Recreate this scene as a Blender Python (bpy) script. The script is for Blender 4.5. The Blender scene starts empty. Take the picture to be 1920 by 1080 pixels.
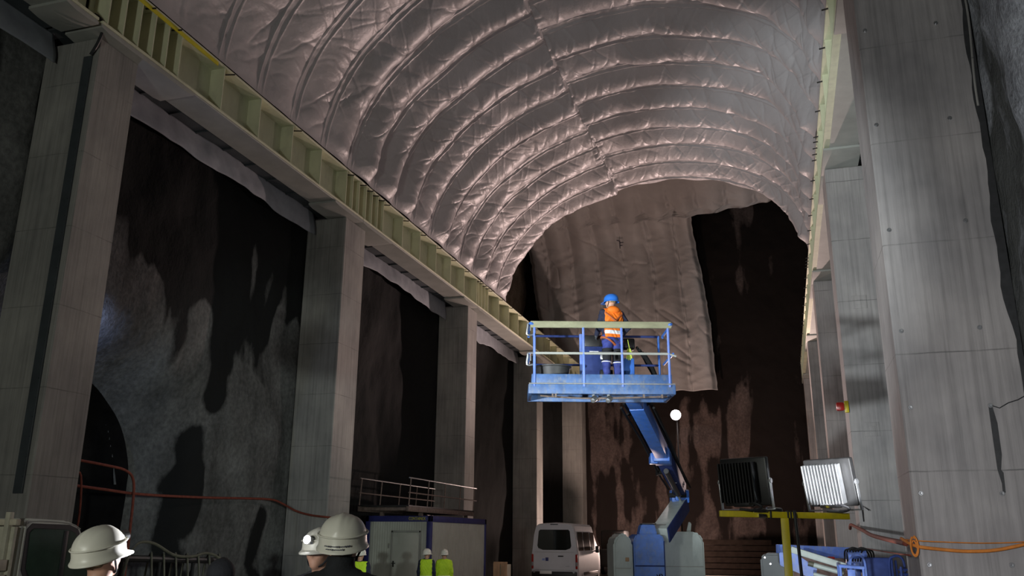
import bpy, bmesh, math, random
import numpy as np
from mathutils import Matrix, Vector
PI = math.pi
random.seed(7)
rng = np.random.default_rng(7)
SC = bpy.context.scene
COL = SC.collection

# ---------------------------------------------------------------- materials
def ND(nt, typ, **kw):
    n = nt.nodes.new(typ)
    for k, v in kw.items():
        setattr(n, k, v)
    return n

def new_mat(name):
    m = bpy.data.materials.new(name)
    m.use_nodes = True
    nt = m.node_tree
    return m, nt, nt.nodes['Principled BSDF']

def noise_fac(nt, scale, stretch=(1, 1, 1), detail=5, rough=.6, obj=False):
    if obj:
        src = ND(nt, 'ShaderNodeTexCoord').outputs['Object']
    else:
        src = ND(nt, 'ShaderNodeNewGeometry').outputs['Position']
    mp = ND(nt, 'ShaderNodeMapping')
    mp.inputs['Scale'].default_value = stretch
    nt.links.new(src, mp.inputs['Vector'])
    nz = ND(nt, 'ShaderNodeTexNoise')
    nz.inputs['Scale'].default_value = scale
    nz.inputs['Detail'].default_value = detail
    nz.inputs['Roughness'].default_value = rough
    nt.links.new(mp.outputs[0], nz.inputs['Vector'])
    return nz.outputs['Fac']

def ramp(nt, fac, stops):
    r = ND(nt, 'ShaderNodeValToRGB')
    els = r.color_ramp.elements
    while len(els) < len(stops):
        els.new(.5)
    for e, (p, c) in zip(els, stops):
        e.position = p
        e.color = tuple(c[:3]) + (1,)
    nt.links.new(fac, r.inputs['Fac'])
    return r.outputs['Color']

def mixc(nt, a, b, fac, mode='MIX'):
    m = ND(nt, 'ShaderNodeMix', data_type='RGBA', blend_type=mode)
    for sock, v in ((m.inputs[0], fac), (m.inputs[6], a), (m.inputs[7], b)):
        if hasattr(v, 'links') or hasattr(v, 'is_linked'):
            nt.links.new(v, sock)
        elif isinstance(v, (int, float)):
            sock.default_value = v
        else:
            sock.default_value = tuple(v[:3]) + (1,)
    return m.outputs[2]

def math_node(nt, op, a, b=None, clamp=False):
    m = ND(nt, 'ShaderNodeMath', operation=op)
    m.use_clamp = clamp
    for s, v in zip(m.inputs, (a, b)):
        if v is None:
            continue
        if isinstance(v, (int, float)):
            s.default_value = v
        else:
            nt.links.new(v, s)
    return m.outputs[0]

def add_bump(nt, bsdf, fac, strength, dist=.02):
    b = ND(nt, 'ShaderNodeBump')
    b.inputs['Strength'].default_value = strength
    b.inputs['Distance'].default_value = dist
    nt.links.new(fac, b.inputs['Height'])
    nt.links.new(b.outputs[0], bsdf.inputs['Normal'])

def MAT(name, col, rough=.55, metal=0., var=.25, scale=4., stretch=(1, 1, 1), bump=0., bscale=60., emit=None, spec=.5, obj=False, dirt=None):
    m, nt, b = new_mat(name)
    lo = [c * (1 - var) for c in col]
    hi = [min(1, c * (1 + var)) for c in col]
    f = noise_fac(nt, scale, stretch, obj=obj)
    c = ramp(nt, f, [(.3, lo), (.7, hi)])
    if dirt:
        f2 = noise_fac(nt, scale * 2.3, (1, 1, .5), obj=obj)
        k = ramp(nt, f2, [(.5, (0, 0, 0)), (.72, (1, 1, 1))])
        c = mixc(nt, c, dirt, math_node(nt, 'MULTIPLY', k, .7))
    nt.links.new(c, b.inputs['Base Color'])
    b.inputs['Roughness'].default_value = rough
    b.inputs['Metallic'].default_value = metal
    b.inputs['Specular IOR Level'].default_value = spec
    if bump:
        add_bump(nt, b, noise_fac(nt, bscale, (1, 1, 1), obj=obj), bump)
    if emit:
        b.inputs['Emission Color'].default_value = tuple(emit[:3]) + (1,)
        b.inputs['Emission Strength'].default_value = emit[3]
    return m

def concrete_mat(name, col, joint=1.6, off=0.):
    m, nt, b = new_mat(name)
    streak = noise_fac(nt, 2.2, (6.5, 6.5, .16), 6, .7)
    blot = noise_fac(nt, .7, (1, 1, .7), 4, .6)
    c1 = ramp(nt, streak, [(.28, [x * .68 for x in col]), (.5, col), (.75, [x * 1.22 for x in col])])
    c2 = ramp(nt, blot, [(.3, (.62, .62, .62)), (.65, (1.08, 1.06, 1.02))])
    c = mixc(nt, c1, c2, 1., 'MULTIPLY')
    sep = ND(nt, 'ShaderNodeSeparateXYZ')
    nt.links.new(ND(nt, 'ShaderNodeNewGeometry').outputs['Position'], sep.inputs[0])
    z = math_node(nt, 'ADD', sep.outputs[2], off)
    wob = math_node(nt, 'MULTIPLY', noise_fac(nt, 1.3, (1, 1, .2)), .05)
    z = math_node(nt, 'ADD', z, wob)
    fr = math_node(nt, 'FRACT', math_node(nt, 'DIVIDE', z, joint))
    line = math_node(nt, 'LESS_THAN', fr, .012)
    fade = ramp(nt, noise_fac(nt, 1.1, (1, 1, 1)), [(.35, (0, 0, 0)), (.6, (.7, .7, .7))])
    c = mixc(nt, c, [x * .3 for x in col], math_node(nt, 'MULTIPLY', line, fade))
    nt.links.new(c, b.inputs['Base Color'])
    b.inputs['Roughness'].default_value = .75
    h = math_node(nt, 'ADD', noise_fac(nt, 30, (1, 1, .15)), math_node(nt, 'MULTIPLY', streak, 1.5))
    add_bump(nt, b, h, .25, .01)
    return m

def rock_mat(name, dry, wet, scale=2.2, bump=.7, attr='wet', tint=None):
    """shotcrete: dry colour, wet colour where the stain attribute is high"""
    m, nt, b = new_mat(name)
    n1 = noise_fac(nt, scale, (1, 1, .55), 8, .65)
    n2 = noise_fac(nt, scale * 9, (1, 1, .8), 4, .6)
    c = ramp(nt, n1, [(.3, [x * .55 for x in dry]), (.5, dry), (.72, [x * 1.45 for x in dry])])
    c = mixc(nt, c, ramp(nt, n2, [(.35, (.7, .7, .7)), (.7, (1.15, 1.15, 1.15))]), 1., 'MULTIPLY')
    at = ND(nt, 'ShaderNodeAttribute', attribute_name=attr)
    w = math_node(nt, 'ADD', at.outputs['Fac'], math_node(nt, 'MULTIPLY', math_node(nt, 'SUBTRACT', n1, .5), .9))
    wf = ramp(nt, w, [(.42, (0, 0, 0)), (.58, (1, 1, 1))])
    c = mixc(nt, c, wet, wf)
    nt.links.new(c, b.inputs['Base Color'])
    r = ramp(nt, wf, [(0, (.85, .85, .85)), (1, (.8, .8, .8))])
    nt.links.new(r, b.inputs['Roughness'])
    b.inputs['Specular IOR Level'].default_value = .05
    h = math_node(nt, 'ADD', n1, math_node(nt, 'MULTIPLY', n2, .35))
    add_bump(nt, b, h, bump, .08)
    return m

C_PIL = concrete_mat('board_marked_concrete', (.30, .30, .285), 1.6, .25)
C_PIL_R = concrete_mat('smooth_cast_concrete', (.31, .30, .30), 1.73, .58)
M_ROCK_L = rock_mat('shotcrete_grey', (.115, .118, .115), (.016, .017, .017), 1.1, .6)
M_ROCK_R = rock_mat('shotcrete_glittering', (.36, .38, .40), (.10, .105, .10), 2.0, 1.0)
M_ROCK_E = rock_mat('shotcrete_brown', (.105, .080, .072), (.018, .014, .0125), .9, .5)
M_ROCK_V = rock_mat('shotcrete_dark', (.06, .058, .05), (.03, .03, .026), 1.2, .6)
M_TUNNEL = MAT('shade_black_rock', (.012, .011, .010), .9, 0, .4, 2, bump=.5, bscale=6, spec=.1)  # darkness inside the tunnel is put into this near-black colour
M_BOARD = MAT('dark_shutter_ply', (.014, .010, .008), .9, 0, .3, 4, spec=.05)
M_ROCK_F = rock_mat('shotcrete_lightened', (.34, .29, .23), (.10, .085, .07), 1.1, .6)  # paler copy of the rock, standing in for light on the upper flank
M_FLOOR = MAT('compacted_gravel', (.26, .23, .20), .85, 0, .35, 2.5, bump=.6, bscale=18)
M_DIRT = MAT('spoil_heap', (.30, .24, .22), .9, 0, .35, 6, bump=1., bscale=14)
M_CREAM = MAT('cream_steel_paint', (.60, .62, .44), .5, 0, .10, 1.5, stretch=(1, 1, .4), dirt=(.48, .49, .36))
M_GREYPLATE = MAT('grey_steel_plate', (.33, .34, .31), .5, 0, .15, 1.2)
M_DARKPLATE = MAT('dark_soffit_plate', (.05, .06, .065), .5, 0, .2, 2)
M_YELLOWP = MAT('yellow_marking_paint', (.62, .55, .02), .5, 0, .12, 5)
M_BLACK = MAT('black_rubber', (.018, .018, .02), .55, 0, .3, 12)
M_BLACKP = MAT('black_powder_coat', (.012, .012, .012), .45, 0, .3, 20)
M_MAST = MAT('glareless_black_pole', (.006, .006, .006), .9, 0, .2, 10, spec=.05)  # colour blackened to cancel the glare of the lamp beside the mast
M_STEEL = MAT('galvanised_steel', (.42, .43, .44), .35, .85, .2, 15)
M_RUST = MAT('rusty_steel', (.16, .12, .10), .6, .2, .35, 12)
M_BLUE = MAT('blue_lift_paint', (.045, .15, .52), .42, 0, .22, 5, dirt=(.12, .18, .30))
M_BLUE2 = MAT('dull_blue_lift_paint', (.05, .11, .26), .5, 0, .3, 7, dirt=(.16, .18, .2))
M_NAVY = MAT('navy_steel', (.022, .038, .14), .65, 0, .25, 6, spec=.2)
M_PERI = MAT('pale_blue_lift_paint', (.13, .22, .62), .45, 0, .2, 6, dirt=(.25, .3, .4))
M_COWL = MAT('grey_green_cowl', (.46, .52, .49), .45, 0, .08, 3, dirt=(.36, .42, .40))
M_OLIVE = MAT('weathered_plank', (.27, .27, .17), .75, 0, .25, 5, stretch=(.4, 1, 1), bump=.2)
M_HOSE = MAT('hydraulic_hose', (.018, .018, .018), .8, 0, .3, 15, spec=.1)
M_CHROME = MAT('bright_metal', (.75, .76, .78), .18, 1., .05, 10)
M_YEL = MAT('safety_yellow_paint', (.62, .50, .012), .42, 0, .12, 6, dirt=(.45, .36, .03))
M_ORCABLE = MAT('orange_cable_sheath', (.62, .22, .045), .7, 0, .2, 10, spec=.15)
M_REDCABLE = MAT('red_brown_cable_sheath', (.17, .045, .03), .75, 0, .25, 10, spec=.15)
M_OLIVECABLE = MAT('olive_hose', (.10, .10, .07), .5, 0, .25, 10)
M_RED = MAT('red_plastic', (.45, .02, .015), .3, 0, .1, 10)
M_VANW = MAT('van_paint', (.60, .62, .65), .55, 0, .04, 3, spec=.15)
M_GLASS = MAT('tinted_glass', (.012, .016, .014), .06, 0, .1, 3, spec=.8)
M_GLASSG = MAT('green_tinted_glass', (.03, .06, .04), .08, 0, .3, 2, spec=.8)
M_TAIL = MAT('tail_light_red', (.30, .015, .012), .2, 0, .1, 10)
M_PLATE = MAT('number_plate_white', (.75, .76, .72), .4, 0, .03, 10)
M_CONTW = MAT('container_panel', (.52, .54, .48), .5, 0, .07, 2, dirt=(.45, .46, .40))
M_CONTB = MAT('container_frame_blue', (.03, .035, .16), .45, 0, .2, 3)
M_WOOD = MAT('raw_timber', (.45, .28, .16), .7, 0, .25, 6, stretch=(1, 1, .3), bump=.2)
M_PALEWOOD = MAT('pale_timber', (.55, .50, .38), .7, 0, .15, 6, bump=.2)
M_TRUCK = MAT('truck_paint', (.72, .74, .68), .35, 0, .05, 3)
M_TRUCKB = MAT('truck_bed_paint', (.48, .46, .36), .6, 0, .2, 4)
M_SKIN = MAT('skin', (.52, .29, .20), .5, 0, .08, 20, obj=True)
M_HAIR = MAT('dark_hair', (.03, .02, .013), .6, 0, .3, 60, obj=True)
M_HAIRG = MAT('greyish_brown_hair', (.20, .14, .07), .6, 0, .3, 60, obj=True)
M_HELW = MAT('white_helmet_shell', (.76, .74, .64), .38, 0, .04, 6, obj=True)
M_HELB = MAT('blue_helmet_shell', (.03, .17, .62), .35, 0, .06, 6, obj=True)
M_ORV = MAT('orange_hi_vis_fabric', (.95, .20, .012), .7, 0, .12, 12, bump=.2, obj=True, emit=None)
M_YEV = MAT('yellow_hi_vis_fabric', (.62, .95, .03), .7, 0, .10, 12, bump=.2, obj=True)
M_REFL = MAT('reflective_tape', (.85, .86, .88), .35, .1, .05, 20, obj=True)
M_NAVYF = MAT('navy_cloth', (.018, .022, .05), .85, 0, .3, 14, bump=.3, obj=True)
M_BLUEF = MAT('blue_work_trousers', (.03, .045, .22), .8, 0, .3, 12, bump=.3, obj=True)
M_BLACKF = MAT('black_cloth', (.012, .013, .016), .85, 0, .3, 14, bump=.3, obj=True)
M_GREYF = MAT('grey_cloth', (.07, .075, .085), .85, 0, .3, 14, bump=.3, obj=True)
M_STRAP = MAT('dark_orange_webbing', (.38, .10, .03), .7, 0, .15, 30, obj=True)
M_WETST = MAT('damp_concrete', (.035, .036, .037), .4, 0, .25, 9)
M_LETTER = MAT('worn_dark_lettering', (.10, .10, .13), .6, 0, .2, 30, obj=True)
M_YLETTER = MAT('yellow_lettering', (.70, .66, .03), .5, 0, .05, 10)
M_WHITEP = MAT('white_decal', (.75, .76, .78), .5, 0, .05, 10)
M_LIME = MAT('lime_glove_fabric', (.50, .62, .08), .8, 0, .25, 20)
M_FLAP = MAT('fleece_edge_strip', (.27, .29, .32), .8, 0, .12, 3, bump=.2)
M_LAMP_FAR = MAT('lamp_glass_lit', (1, 1, 1), .3, 0, 0, 1, emit=(1., .88, .88, 220))
M_LAMP_HEAD = MAT('headlamp_lit', (1, 1, 1), .3, 0, 0, 1, emit=(.9, .92, 1., 60))
M_LAMP_DIM = MAT('headlamp_reflector_lit', (1, 1, 1), .3, 0, 0, 1, emit=(.85, .88, 1., 40))
M_LAMP_FLOOD = MAT('flood_glass_lit', (1, 1, 1), .3, 0, 0, 1, emit=(.88, .95, 1., 30))
M_LENS = MAT('lamp_lens_unlit', (.25, .26, .27), .12, 0, .05, 5)

def membrane_mat(name, col, rough):
    m, nt, b = new_mat(name)
    f = noise_fac(nt, .5, (1, 1, 1), 4, .5)
    c = ramp(nt, f, [(.3, [x * .86 for x in col]), (.7, [x * 1.08 for x in col])])
    nt.links.new(c, b.inputs['Base Color'])
    b.inputs['Roughness'].default_value = rough
    b.inputs['Specular IOR Level'].default_value = .45
    h = math_node(nt, 'ADD', noise_fac(nt, 5.5, (1, .6, 1), 3, .5), math_node(nt, 'MULTIPLY', noise_fac(nt, 16, (1, .7, 1), 3, .5), .25))
    add_bump(nt, b, h, .35, .05)
    return m
M_MEMB = membrane_mat('geotextile_lining', (.42, .405, .41), .44)
M_SHEET = membrane_mat('geotextile_sheet', (.56, .53, .52), .55)

# ---------------------------------------------------------------- mesh helpers
def meta(o, label=None, cat=None, group=None, kind=None):
    if label: o['label'] = label
    if cat: o['category'] = cat
    if group: o['group'] = group
    if kind: o['kind'] = kind
    return o

ROOTLOC = {}
def link_mesh(me, name, mat, parent=None, loc=None, smooth=.6):
    """vertices of me are in world space; the object's origin goes to loc / its parent's origin"""
    o = bpy.data.objects.new(name, me)
    COL.objects.link(o)
    if parent is not None:
        w = ROOTLOC[parent.name]
        o.parent = parent
        ROOTLOC[o.name] = w
    else:
        w = Vector(loc) if loc is not None else Vector((0, 0, 0))
        o.location = w
        ROOTLOC[o.name] = w
    if w.length:
        me.transform(Matrix.Translation(-w))
    if mat is not None:
        me.materials.append(mat)
    if smooth:
        me.shade_smooth()
        try:
            me.set_sharp_from_angle(angle=smooth)
        except Exception:
            pass
    return o

def thing(name, loc, label, cat, group=None, kind=None):
    o = bpy.data.objects.new(name, None)
    o.empty_display_size = .2
    COL.objects.link(o)
    o.location = loc
    ROOTLOC[o.name] = Vector(loc)
    return meta(o, label, cat, group, kind)

def np_mesh(name, V, F):
    me = bpy.data.meshes.new(name)
    V = np.asarray(V, dtype=np.float32)
    F = np.asarray(F, dtype=np.int32)
    k = F.shape[1]
    me.vertices.add(len(V))
    me.vertices.foreach_set('co', V.ravel())
    me.loops.add(F.size)
    me.loops.foreach_set('vertex_index', F.ravel())
    me.polygons.add(len(F))
    me.polygons.foreach_set('loop_start', np.arange(0, F.size, k, dtype=np.int32))
    me.update(calc_edges=True)
    return me

def grid_faces(nu, nv, flip=False, mask=None):
    i, j = np.meshgrid(np.arange(nu - 1), np.arange(nv - 1), indexing='ij')
    a = i * nv + j
    F = np.stack([a, a + nv, a + nv + 1, a + 1], -1).reshape(-1, 4)
    if mask is not None:
        F = F[mask.ravel()]
    return F[:, ::-1] if flip else F

class MB:
    def __init__(self, M=None):
        self.bm = bmesh.new()
        self.M = M or Matrix()
    def _add(self, tmp, M=None):
        me = bpy.data.meshes.new('t')
        tmp.to_mesh(me)
        tmp.free()
        me.transform(self.M @ (M or Matrix()))
        self.bm.from_mesh(me)
        bpy.data.meshes.remove(me)
        return self
    def box(self, c, s, rot=(0, 0, 0), bev=0., seg=2):
        t = bmesh.new()
        bmesh.ops.create_cube(t, size=1)
        bmesh.ops.scale(t, vec=s, verts=t.verts)
        if bev:
            bmesh.ops.bevel(t, geom=list(t.edges), offset=bev, segments=seg, affect='EDGES', profile=.5)
        R = rot if isinstance(rot, Matrix) else Matrix.Rotation(rot[2], 4, 'Z') @ Matrix.Rotation(rot[1], 4, 'Y') @ Matrix.Rotation(rot[0], 4, 'X')
        return self._add(t, Matrix.Translation(c) @ R)
    def span(self, lo, hi, bev=0., seg=2):
        lo = Vector(lo); hi = Vector(hi)
        return self.box((lo + hi) / 2, [abs(x) for x in (hi - lo)], bev=bev, seg=seg)
    def beam(self, p0, p1, w, h, bev=0., up=(0, 0, 1)):
        """box from p0 to p1, w across, h in the up-ish direction"""
        p0 = Vector(p0); p1 = Vector(p1)
        d = (p1 - p0); L = d.length; d.normalize()
        x = d.cross(Vector(up)).normalized(); z = x.cross(d)
        R = Matrix((x, d, z)).transposed().to_4x4()
        return self.box((p0 + p1) / 2, (w, L, h), R, bev)
    def cyl(self, p0, p1, r0, r1=None, seg=18, cap=True, bev=0.):
        p0 = Vector(p0); p1 = Vector(p1)
        d = p1 - p0
        t = bmesh.new()
        bmesh.ops.create_cone(t, cap_ends=cap, segments=seg, radius1=r0, radius2=r0 if r1 is None else r1, depth=d.length)
        if bev:
            es = [e for e in t.edges if e.is_boundary or any(len(f.verts) > 4 for f in e.link_faces)]
            bmesh.ops.bevel(t, geom=es, offset=bev, segments=2, affect='EDGES')
        q = Vector((0, 0, 1)).rotation_difference(d.normalized())
        return self._add(t, Matrix.Translation((p0 + p1) / 2) @ q.to_matrix().to_4x4())
    def sph(self, c, r, su=16, sv=10):
        t = bmesh.new()
        bmesh.ops.create_uvsphere(t, u_segments=su, v_segments=sv, radius=1)
        s = r if hasattr(r, '__len__') else (r, r, r)
        bmesh.ops.scale(t, vec=s, verts=t.verts)
        return self._add(t, Matrix.Translation(c))
    def tube(self, pts, r, seg=8, closed=False, smooth=0):
        P = [Vector(p) for p in pts]
        if smooth:
            P = catmull(P, smooth, closed)
        n = len(P)
        t = bmesh.new()
        rings = []
        up = None
        for i in range(n):
            a = P[i - 1] if (i > 0 or closed) else P[i]
            b = P[(i + 1) % n] if (i < n - 1 or closed) else P[i]
            d = (b - a).normalized()
            if up is None:
                up = Vector((0, 0, 1)) if abs(d.z) < .9 else Vector((1, 0, 0))
            x = d.cross(up).normalized()
            up = x.cross(d).normalized()
            rings.append([t.verts.new(P[i] + (x * math.cos(k * 2 * PI / seg) + up * math.sin(k * 2 * PI / seg)) * r) for k in range(seg)])
        m = n if closed else n - 1
        for i in range(m):
            A, B = rings[i], rings[(i + 1) % n]
            for k in range(seg):
                t.faces.new((A[k], A[(k + 1) % seg], B[(k + 1) % seg], B[k]))
        if not closed:
            t.faces.new(rings[0][::-1]); t.faces.new(rings[-1])
        bmesh.ops.recalc_face_normals(t, faces=t.faces)
        return self._add(t)
    def prism(self, poly, o, ux, uy, depth, bev=0.):
        """extrude the 2D polygon (in the ux, uy plane through o) along ux x uy by depth"""
        o = Vector(o); ux = Vector(ux); uy = Vector(uy); n = ux.cross(uy).normalized() * depth
        t = bmesh.new()
        A = [t.verts.new(o + ux * a + uy * b) for a, b in poly]
        B = [t.verts.new(v.co + n) for v in A]
        t.faces.new(A[::-1]); t.faces.new(B)
        k = len(A)
        for i in range(k):
            t.faces.new((A[i], A[(i + 1) % k], B[(i + 1) % k], B[i]))
        bmesh.ops.recalc_face_normals(t, faces=t.faces)
        if bev:
            bmesh.ops.bevel(t, geom=list(t.edges), offset=bev, segments=2, affect='EDGES')
        return self._add(t)
    def lathe(self, prof, c, seg=32, axis=(0, 0, 1), scale=(1, 1)):
        t = bmesh.new()
        rings = [[t.verts.new((r * math.cos(k * 2 * PI / seg) * scale[0], r * math.sin(k * 2 * PI / seg) * scale[1], z)) for k in range(seg)] for r, z in prof]
        for A, B in zip(rings, rings[1:]):
            for k in range(seg):
                t.faces.new((A[k], A[(k + 1) % seg], B[(k + 1) % seg], B[k]))
        bmesh.ops.remove_doubles(t, verts=t.verts, dist=1e-6)
        bmesh.ops.recalc_face_normals(t, faces=t.faces)
        q = Vector((0, 0, 1)).rotation_difference(Vector(axis).normalized())
        return self._add(t, Matrix.Translation(c) @ q.to_matrix().to_4x4())
    def mesh(self, me):
        me.transform(self.M)
        self.bm.from_mesh(me)
        bpy.data.meshes.remove(me)
        return self
    def build(self, name, mat, parent=None, loc=None, smooth=.6):
        me = bpy.data.meshes.new(name)
        self.bm.to_mesh(me)
        self.bm.free()
        return link_mesh(me, name, mat, parent, loc, smooth)

def catmull(P, k, closed=False):
    n = len(P)
    out = []
    m = n if closed else n - 1
    for i in range(m):
        p0 = P[i - 1] if (i > 0 or closed) else P[i]
        p1 = P[i]; p2 = P[(i + 1) % n]
        p3 = P[(i + 2) % n] if (i + 2 < n or closed) else p2
        for j in range(k):
            t = j / k
            out.append(.5 * ((2 * p1) + (p2 - p0) * t + (2 * p0 - 5 * p1 + 4 * p2 - p3) * t * t + (3 * p1 - p0 - 3 * p2 + p3) * t ** 3))
    if not closed:
        out.append(P[-1])
    return out

def text_mesh(s, size, M, depth=.004):
    cu = bpy.data.curves.new('txt', 'FONT')
    cu.body = s; cu.size = size; cu.extrude = depth; cu.align_x = 'CENTER'; cu.align_y = 'CENTER'
    o = bpy.data.objects.new('txt', cu)
    COL.objects.link(o)
    dg = bpy.context.evaluated_depsgraph_get()
    me = bpy.data.meshes.new_from_object(o.evaluated_get(dg))
    bpy.data.objects.remove(o)
    me.transform(M)
    return me

# ---------------------------------------------------------------- numpy noise
def vnoise(x, y, seed=0):
    r = np.random.default_rng(seed)
    T = r.random((256, 256))
    xi = np.floor(x).astype(int); yi = np.floor(y).astype(int)
    fx = x - xi; fy = y - yi
    fx = fx * fx * (3 - 2 * fx); fy = fy * fy * (3 - 2 * fy)
    a = T[xi % 256, yi % 256]; b = T[(xi + 1) % 256, yi % 256]
    c = T[xi % 256, (yi + 1) % 256]; d = T[(xi + 1) % 256, (yi + 1) % 256]
    return (a * (1 - fx) + b * fx) * (1 - fy) + (c * (1 - fx) + d * fx) * fy - .5

def fbm(x, y, seed=0, n=4):
    s = 0; a = 1.
    for i in range(n):
        s = s + a * vnoise(x * 2 ** i, y * 2 ** i, seed + i)
        a *= .5
    return s

def sstep(a, b, x):
    t = np.clip((x - a) / (b - a), 0, 1)
    return t * t * (3 - 2 * t)

def set_attr(o, name, vals):
    a = o.data.attributes.new(name, 'FLOAT', 'POINT')
    a.data.foreach_set('value', np.asarray(vals, dtype=np.float32).ravel())

# ---------------------------------------------------------------- camera
Rm = [(.9563, -.0732, -.2831), (.2919, .2680, .9171), (.0086, -.9610, .2764)]  # replaced below by exact values
def camera():
    f = 1619.
    y = Vector((517, 472, f)).normalized()
    up = Vector((43, -5600, f)); up -= y * up.dot(y); up.normalize()
    x = up.cross(y) * -1
    if x.x < 0: x = -x
    R = Matrix((x, y, up))                 # world = R @ (right, down, forward)
    right = R.col[0].copy(); down = R.col[1].copy(); fwd = R.col[2].copy()
    cam = bpy.data.cameras.new('camera')
    cam.sensor_width = 36.
    cam.lens = f / 1920 * 36
    cam.clip_end = 300
    o = bpy.data.objects.new('camera', cam)
    COL.objects.link(o)
    M3 = Matrix((right, -down, -fwd)).transposed()
    o.matrix_world = Matrix.Translation((0, 0, 1.9)) @ M3.to_4x4()
    SC.camera = o
camera()

# ================================================================ SETTING
def gz(y):
    t = min(1, max(0, (y - 8) / 12)); return -.14 * t * t * (3 - 2 * t)

def build_floor():
    xs = np.linspace(-24, 8, 120); ys = np.linspace(-14, 63, 240)
    X, Y = np.meshgrid(xs, ys, indexing='ij')
    t = np.clip((Y - 8) / 12, 0, 1)
    Z = -.14 * t * t * (3 - 2 * t) + .03 * fbm(X * .8, Y * .8, 5) - .02
    me = np_mesh('floor', np.stack([X, Y, Z], -1).reshape(-1, 3), grid_faces(120, 240))
    meta(link_mesh(me, 'floor', M_FLOOR), kind='structure')
build_floor()

PIL_L = [(1.2, 2.5), (12.70, 13.85), (23.68, 25.1), (35.4, 36.65), (47.0, 48.3), (58.6, 59.9)]
ARCH = (13.4, 4.75, 2.8, 3.1)   # portal of the side tunnel: centre Y, half width, straight jamb height, rise
def arch_dist(Y, Z):
    """> 0 outside the portal opening, metres-ish"""
    cy, hw, zs, rise = ARCH
    u = np.abs(Y - cy) / hw
    v = np.clip((Z - zs) / rise, 0, None)
    return ((u ** 2.4 + v ** 2.4) ** (1 / 2.4) - 1) * 3.4

def left_wall():
    ny, nz = 760, 176
    ys = np.linspace(-12, 61.5, ny); zs = np.linspace(-.3, 14.2, nz)
    Y, Z = np.meshgrid(ys, zs, indexing='ij')
    X = -14.62 + .42 * fbm(Y * .22, Z * .22, 11, 3) + .10 * fbm(Y * 1.1, Z * .8, 12, 3)
    # pull the rock tight against each pillar
    for a, b in PIL_L:
        k = np.exp(-(np.clip(np.maximum(a - Y, Y - b), 0, None) / .5) ** 2)
        X = X * (1 - k) + k * (-14.42 + .05 * fbm(Y * 2, Z * 2, 13, 2))
    d = arch_dist(Y, Z)
    X = X - 1.25 * np.exp(-(np.clip(d, 0, None) / .85) ** 1.6)
    mask = (d[:-1, :-1] > -.02)
    me = np_mesh('wall_left', np.stack([X, Y, Z], -1).reshape(-1, 3), grid_faces(ny, nz, False, mask))
    o = meta(link_mesh(me, 'wall_left', M_ROCK_L), kind='structure')
    n1 = fbm(Y * .9, Z * .16, 21, 4)
    n2 = fbm(Y * .35, Z * .35, 22, 3)
    wet = .15 + .85 * sstep(6.6, 8.6, Z + 2.4 * n1 + 1.2 * n2) + .2 * n2
    # lighter patches in the upper half near the second pillar
    for (cy, cz, sy, sz, w) in [(22.6, 8.5, .7, 2.6, -.75), (21.1, 9.6, .35, 1.5, -.7), (19.0, 7.6, .8, .5, -.6), (23.2, 5.5, .6, 2.5, -.4)]:
        wet += w * np.exp(-((Y - cy) / sy) ** 2 - ((Z - cz) / sz) ** 2) * (1 + n1)
    # running dark streaks
    for (cy, z0, z1, wd) in [(20.15, 5.2, 9.0, .42), (19.55, 2.2, 4.6, .40), (19.3, .2, 3.3, .5), (22.5, 7.5, 10.5, .25), (23.35, 6.5, 9.5, .16), (22.9, 0, 2.6, .3)]:
        cyy = cy + .8 * vnoise(Z * .7, Z * 0 + cy, 31) + .12 * vnoise(Z * 3, Z * 0 + cy, 32)
        wet += .8 * (1 + .9 * fbm(Y * 2.5, Z * .9, 33, 3)) * np.exp(-(np.abs(Y - cyy) / wd) ** 2) * sstep(z0 - .5, z0 + .4, Z) * (1 - sstep(z1 - .4, z1 + .5, Z))
    wet = np.where(Y > 24.6, .95 + .35 + .5 * n1 + .3 * n2 - .25 * sstep(36, 40, Y) * sstep(0, 9, 9 - Z), wet)
    wet = np.where(Y < 12.7, .5 + .9 * n1, wet)
    set_attr(o, 'wet', wet)
    # ledge above the wall and the upper rock flank behind the girder
    b = MB(); b.span((-18.2, 38, 13.95), (-14.3, 61.5, 14.2)); 
    meta(b.build('trim_1', M_ROCK_V), kind='structure')
left_wall()

def tunnel():
    cy, hw, zs, rise = ARCH
    ns, nx = 60, 30
    th = np.linspace(-.25, PI + .25, ns)
    prof = []
    for t in th:
        c, s = math.cos(t), math.sin(t)
        if s <= 0:
            prof.append((cy + hw * np.sign(c) * 1., max(-.3, zs + s * 12)))
        else:
            prof.append((cy + hw * np.sign(c) * abs(c) ** (2 / 2.4), zs + rise * s ** (2 / 2.4)))
    prof = np.array(prof)
    xs = np.linspace(-15.6, -26, nx)
    V = np.array([[(x, p[0], p[1]) for p in prof] for x in xs])
    V[..., 1] += .12 * fbm(V[..., 0] * .9, V[..., 2] * .9, 41, 3)
    me = np_mesh('wall_tunnel', V.reshape(-1, 3), grid_faces(nx, ns))
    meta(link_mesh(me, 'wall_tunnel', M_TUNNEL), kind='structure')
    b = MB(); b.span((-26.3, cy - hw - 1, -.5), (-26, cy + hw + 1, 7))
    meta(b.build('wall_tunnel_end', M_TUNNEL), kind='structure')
tunnel()

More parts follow.
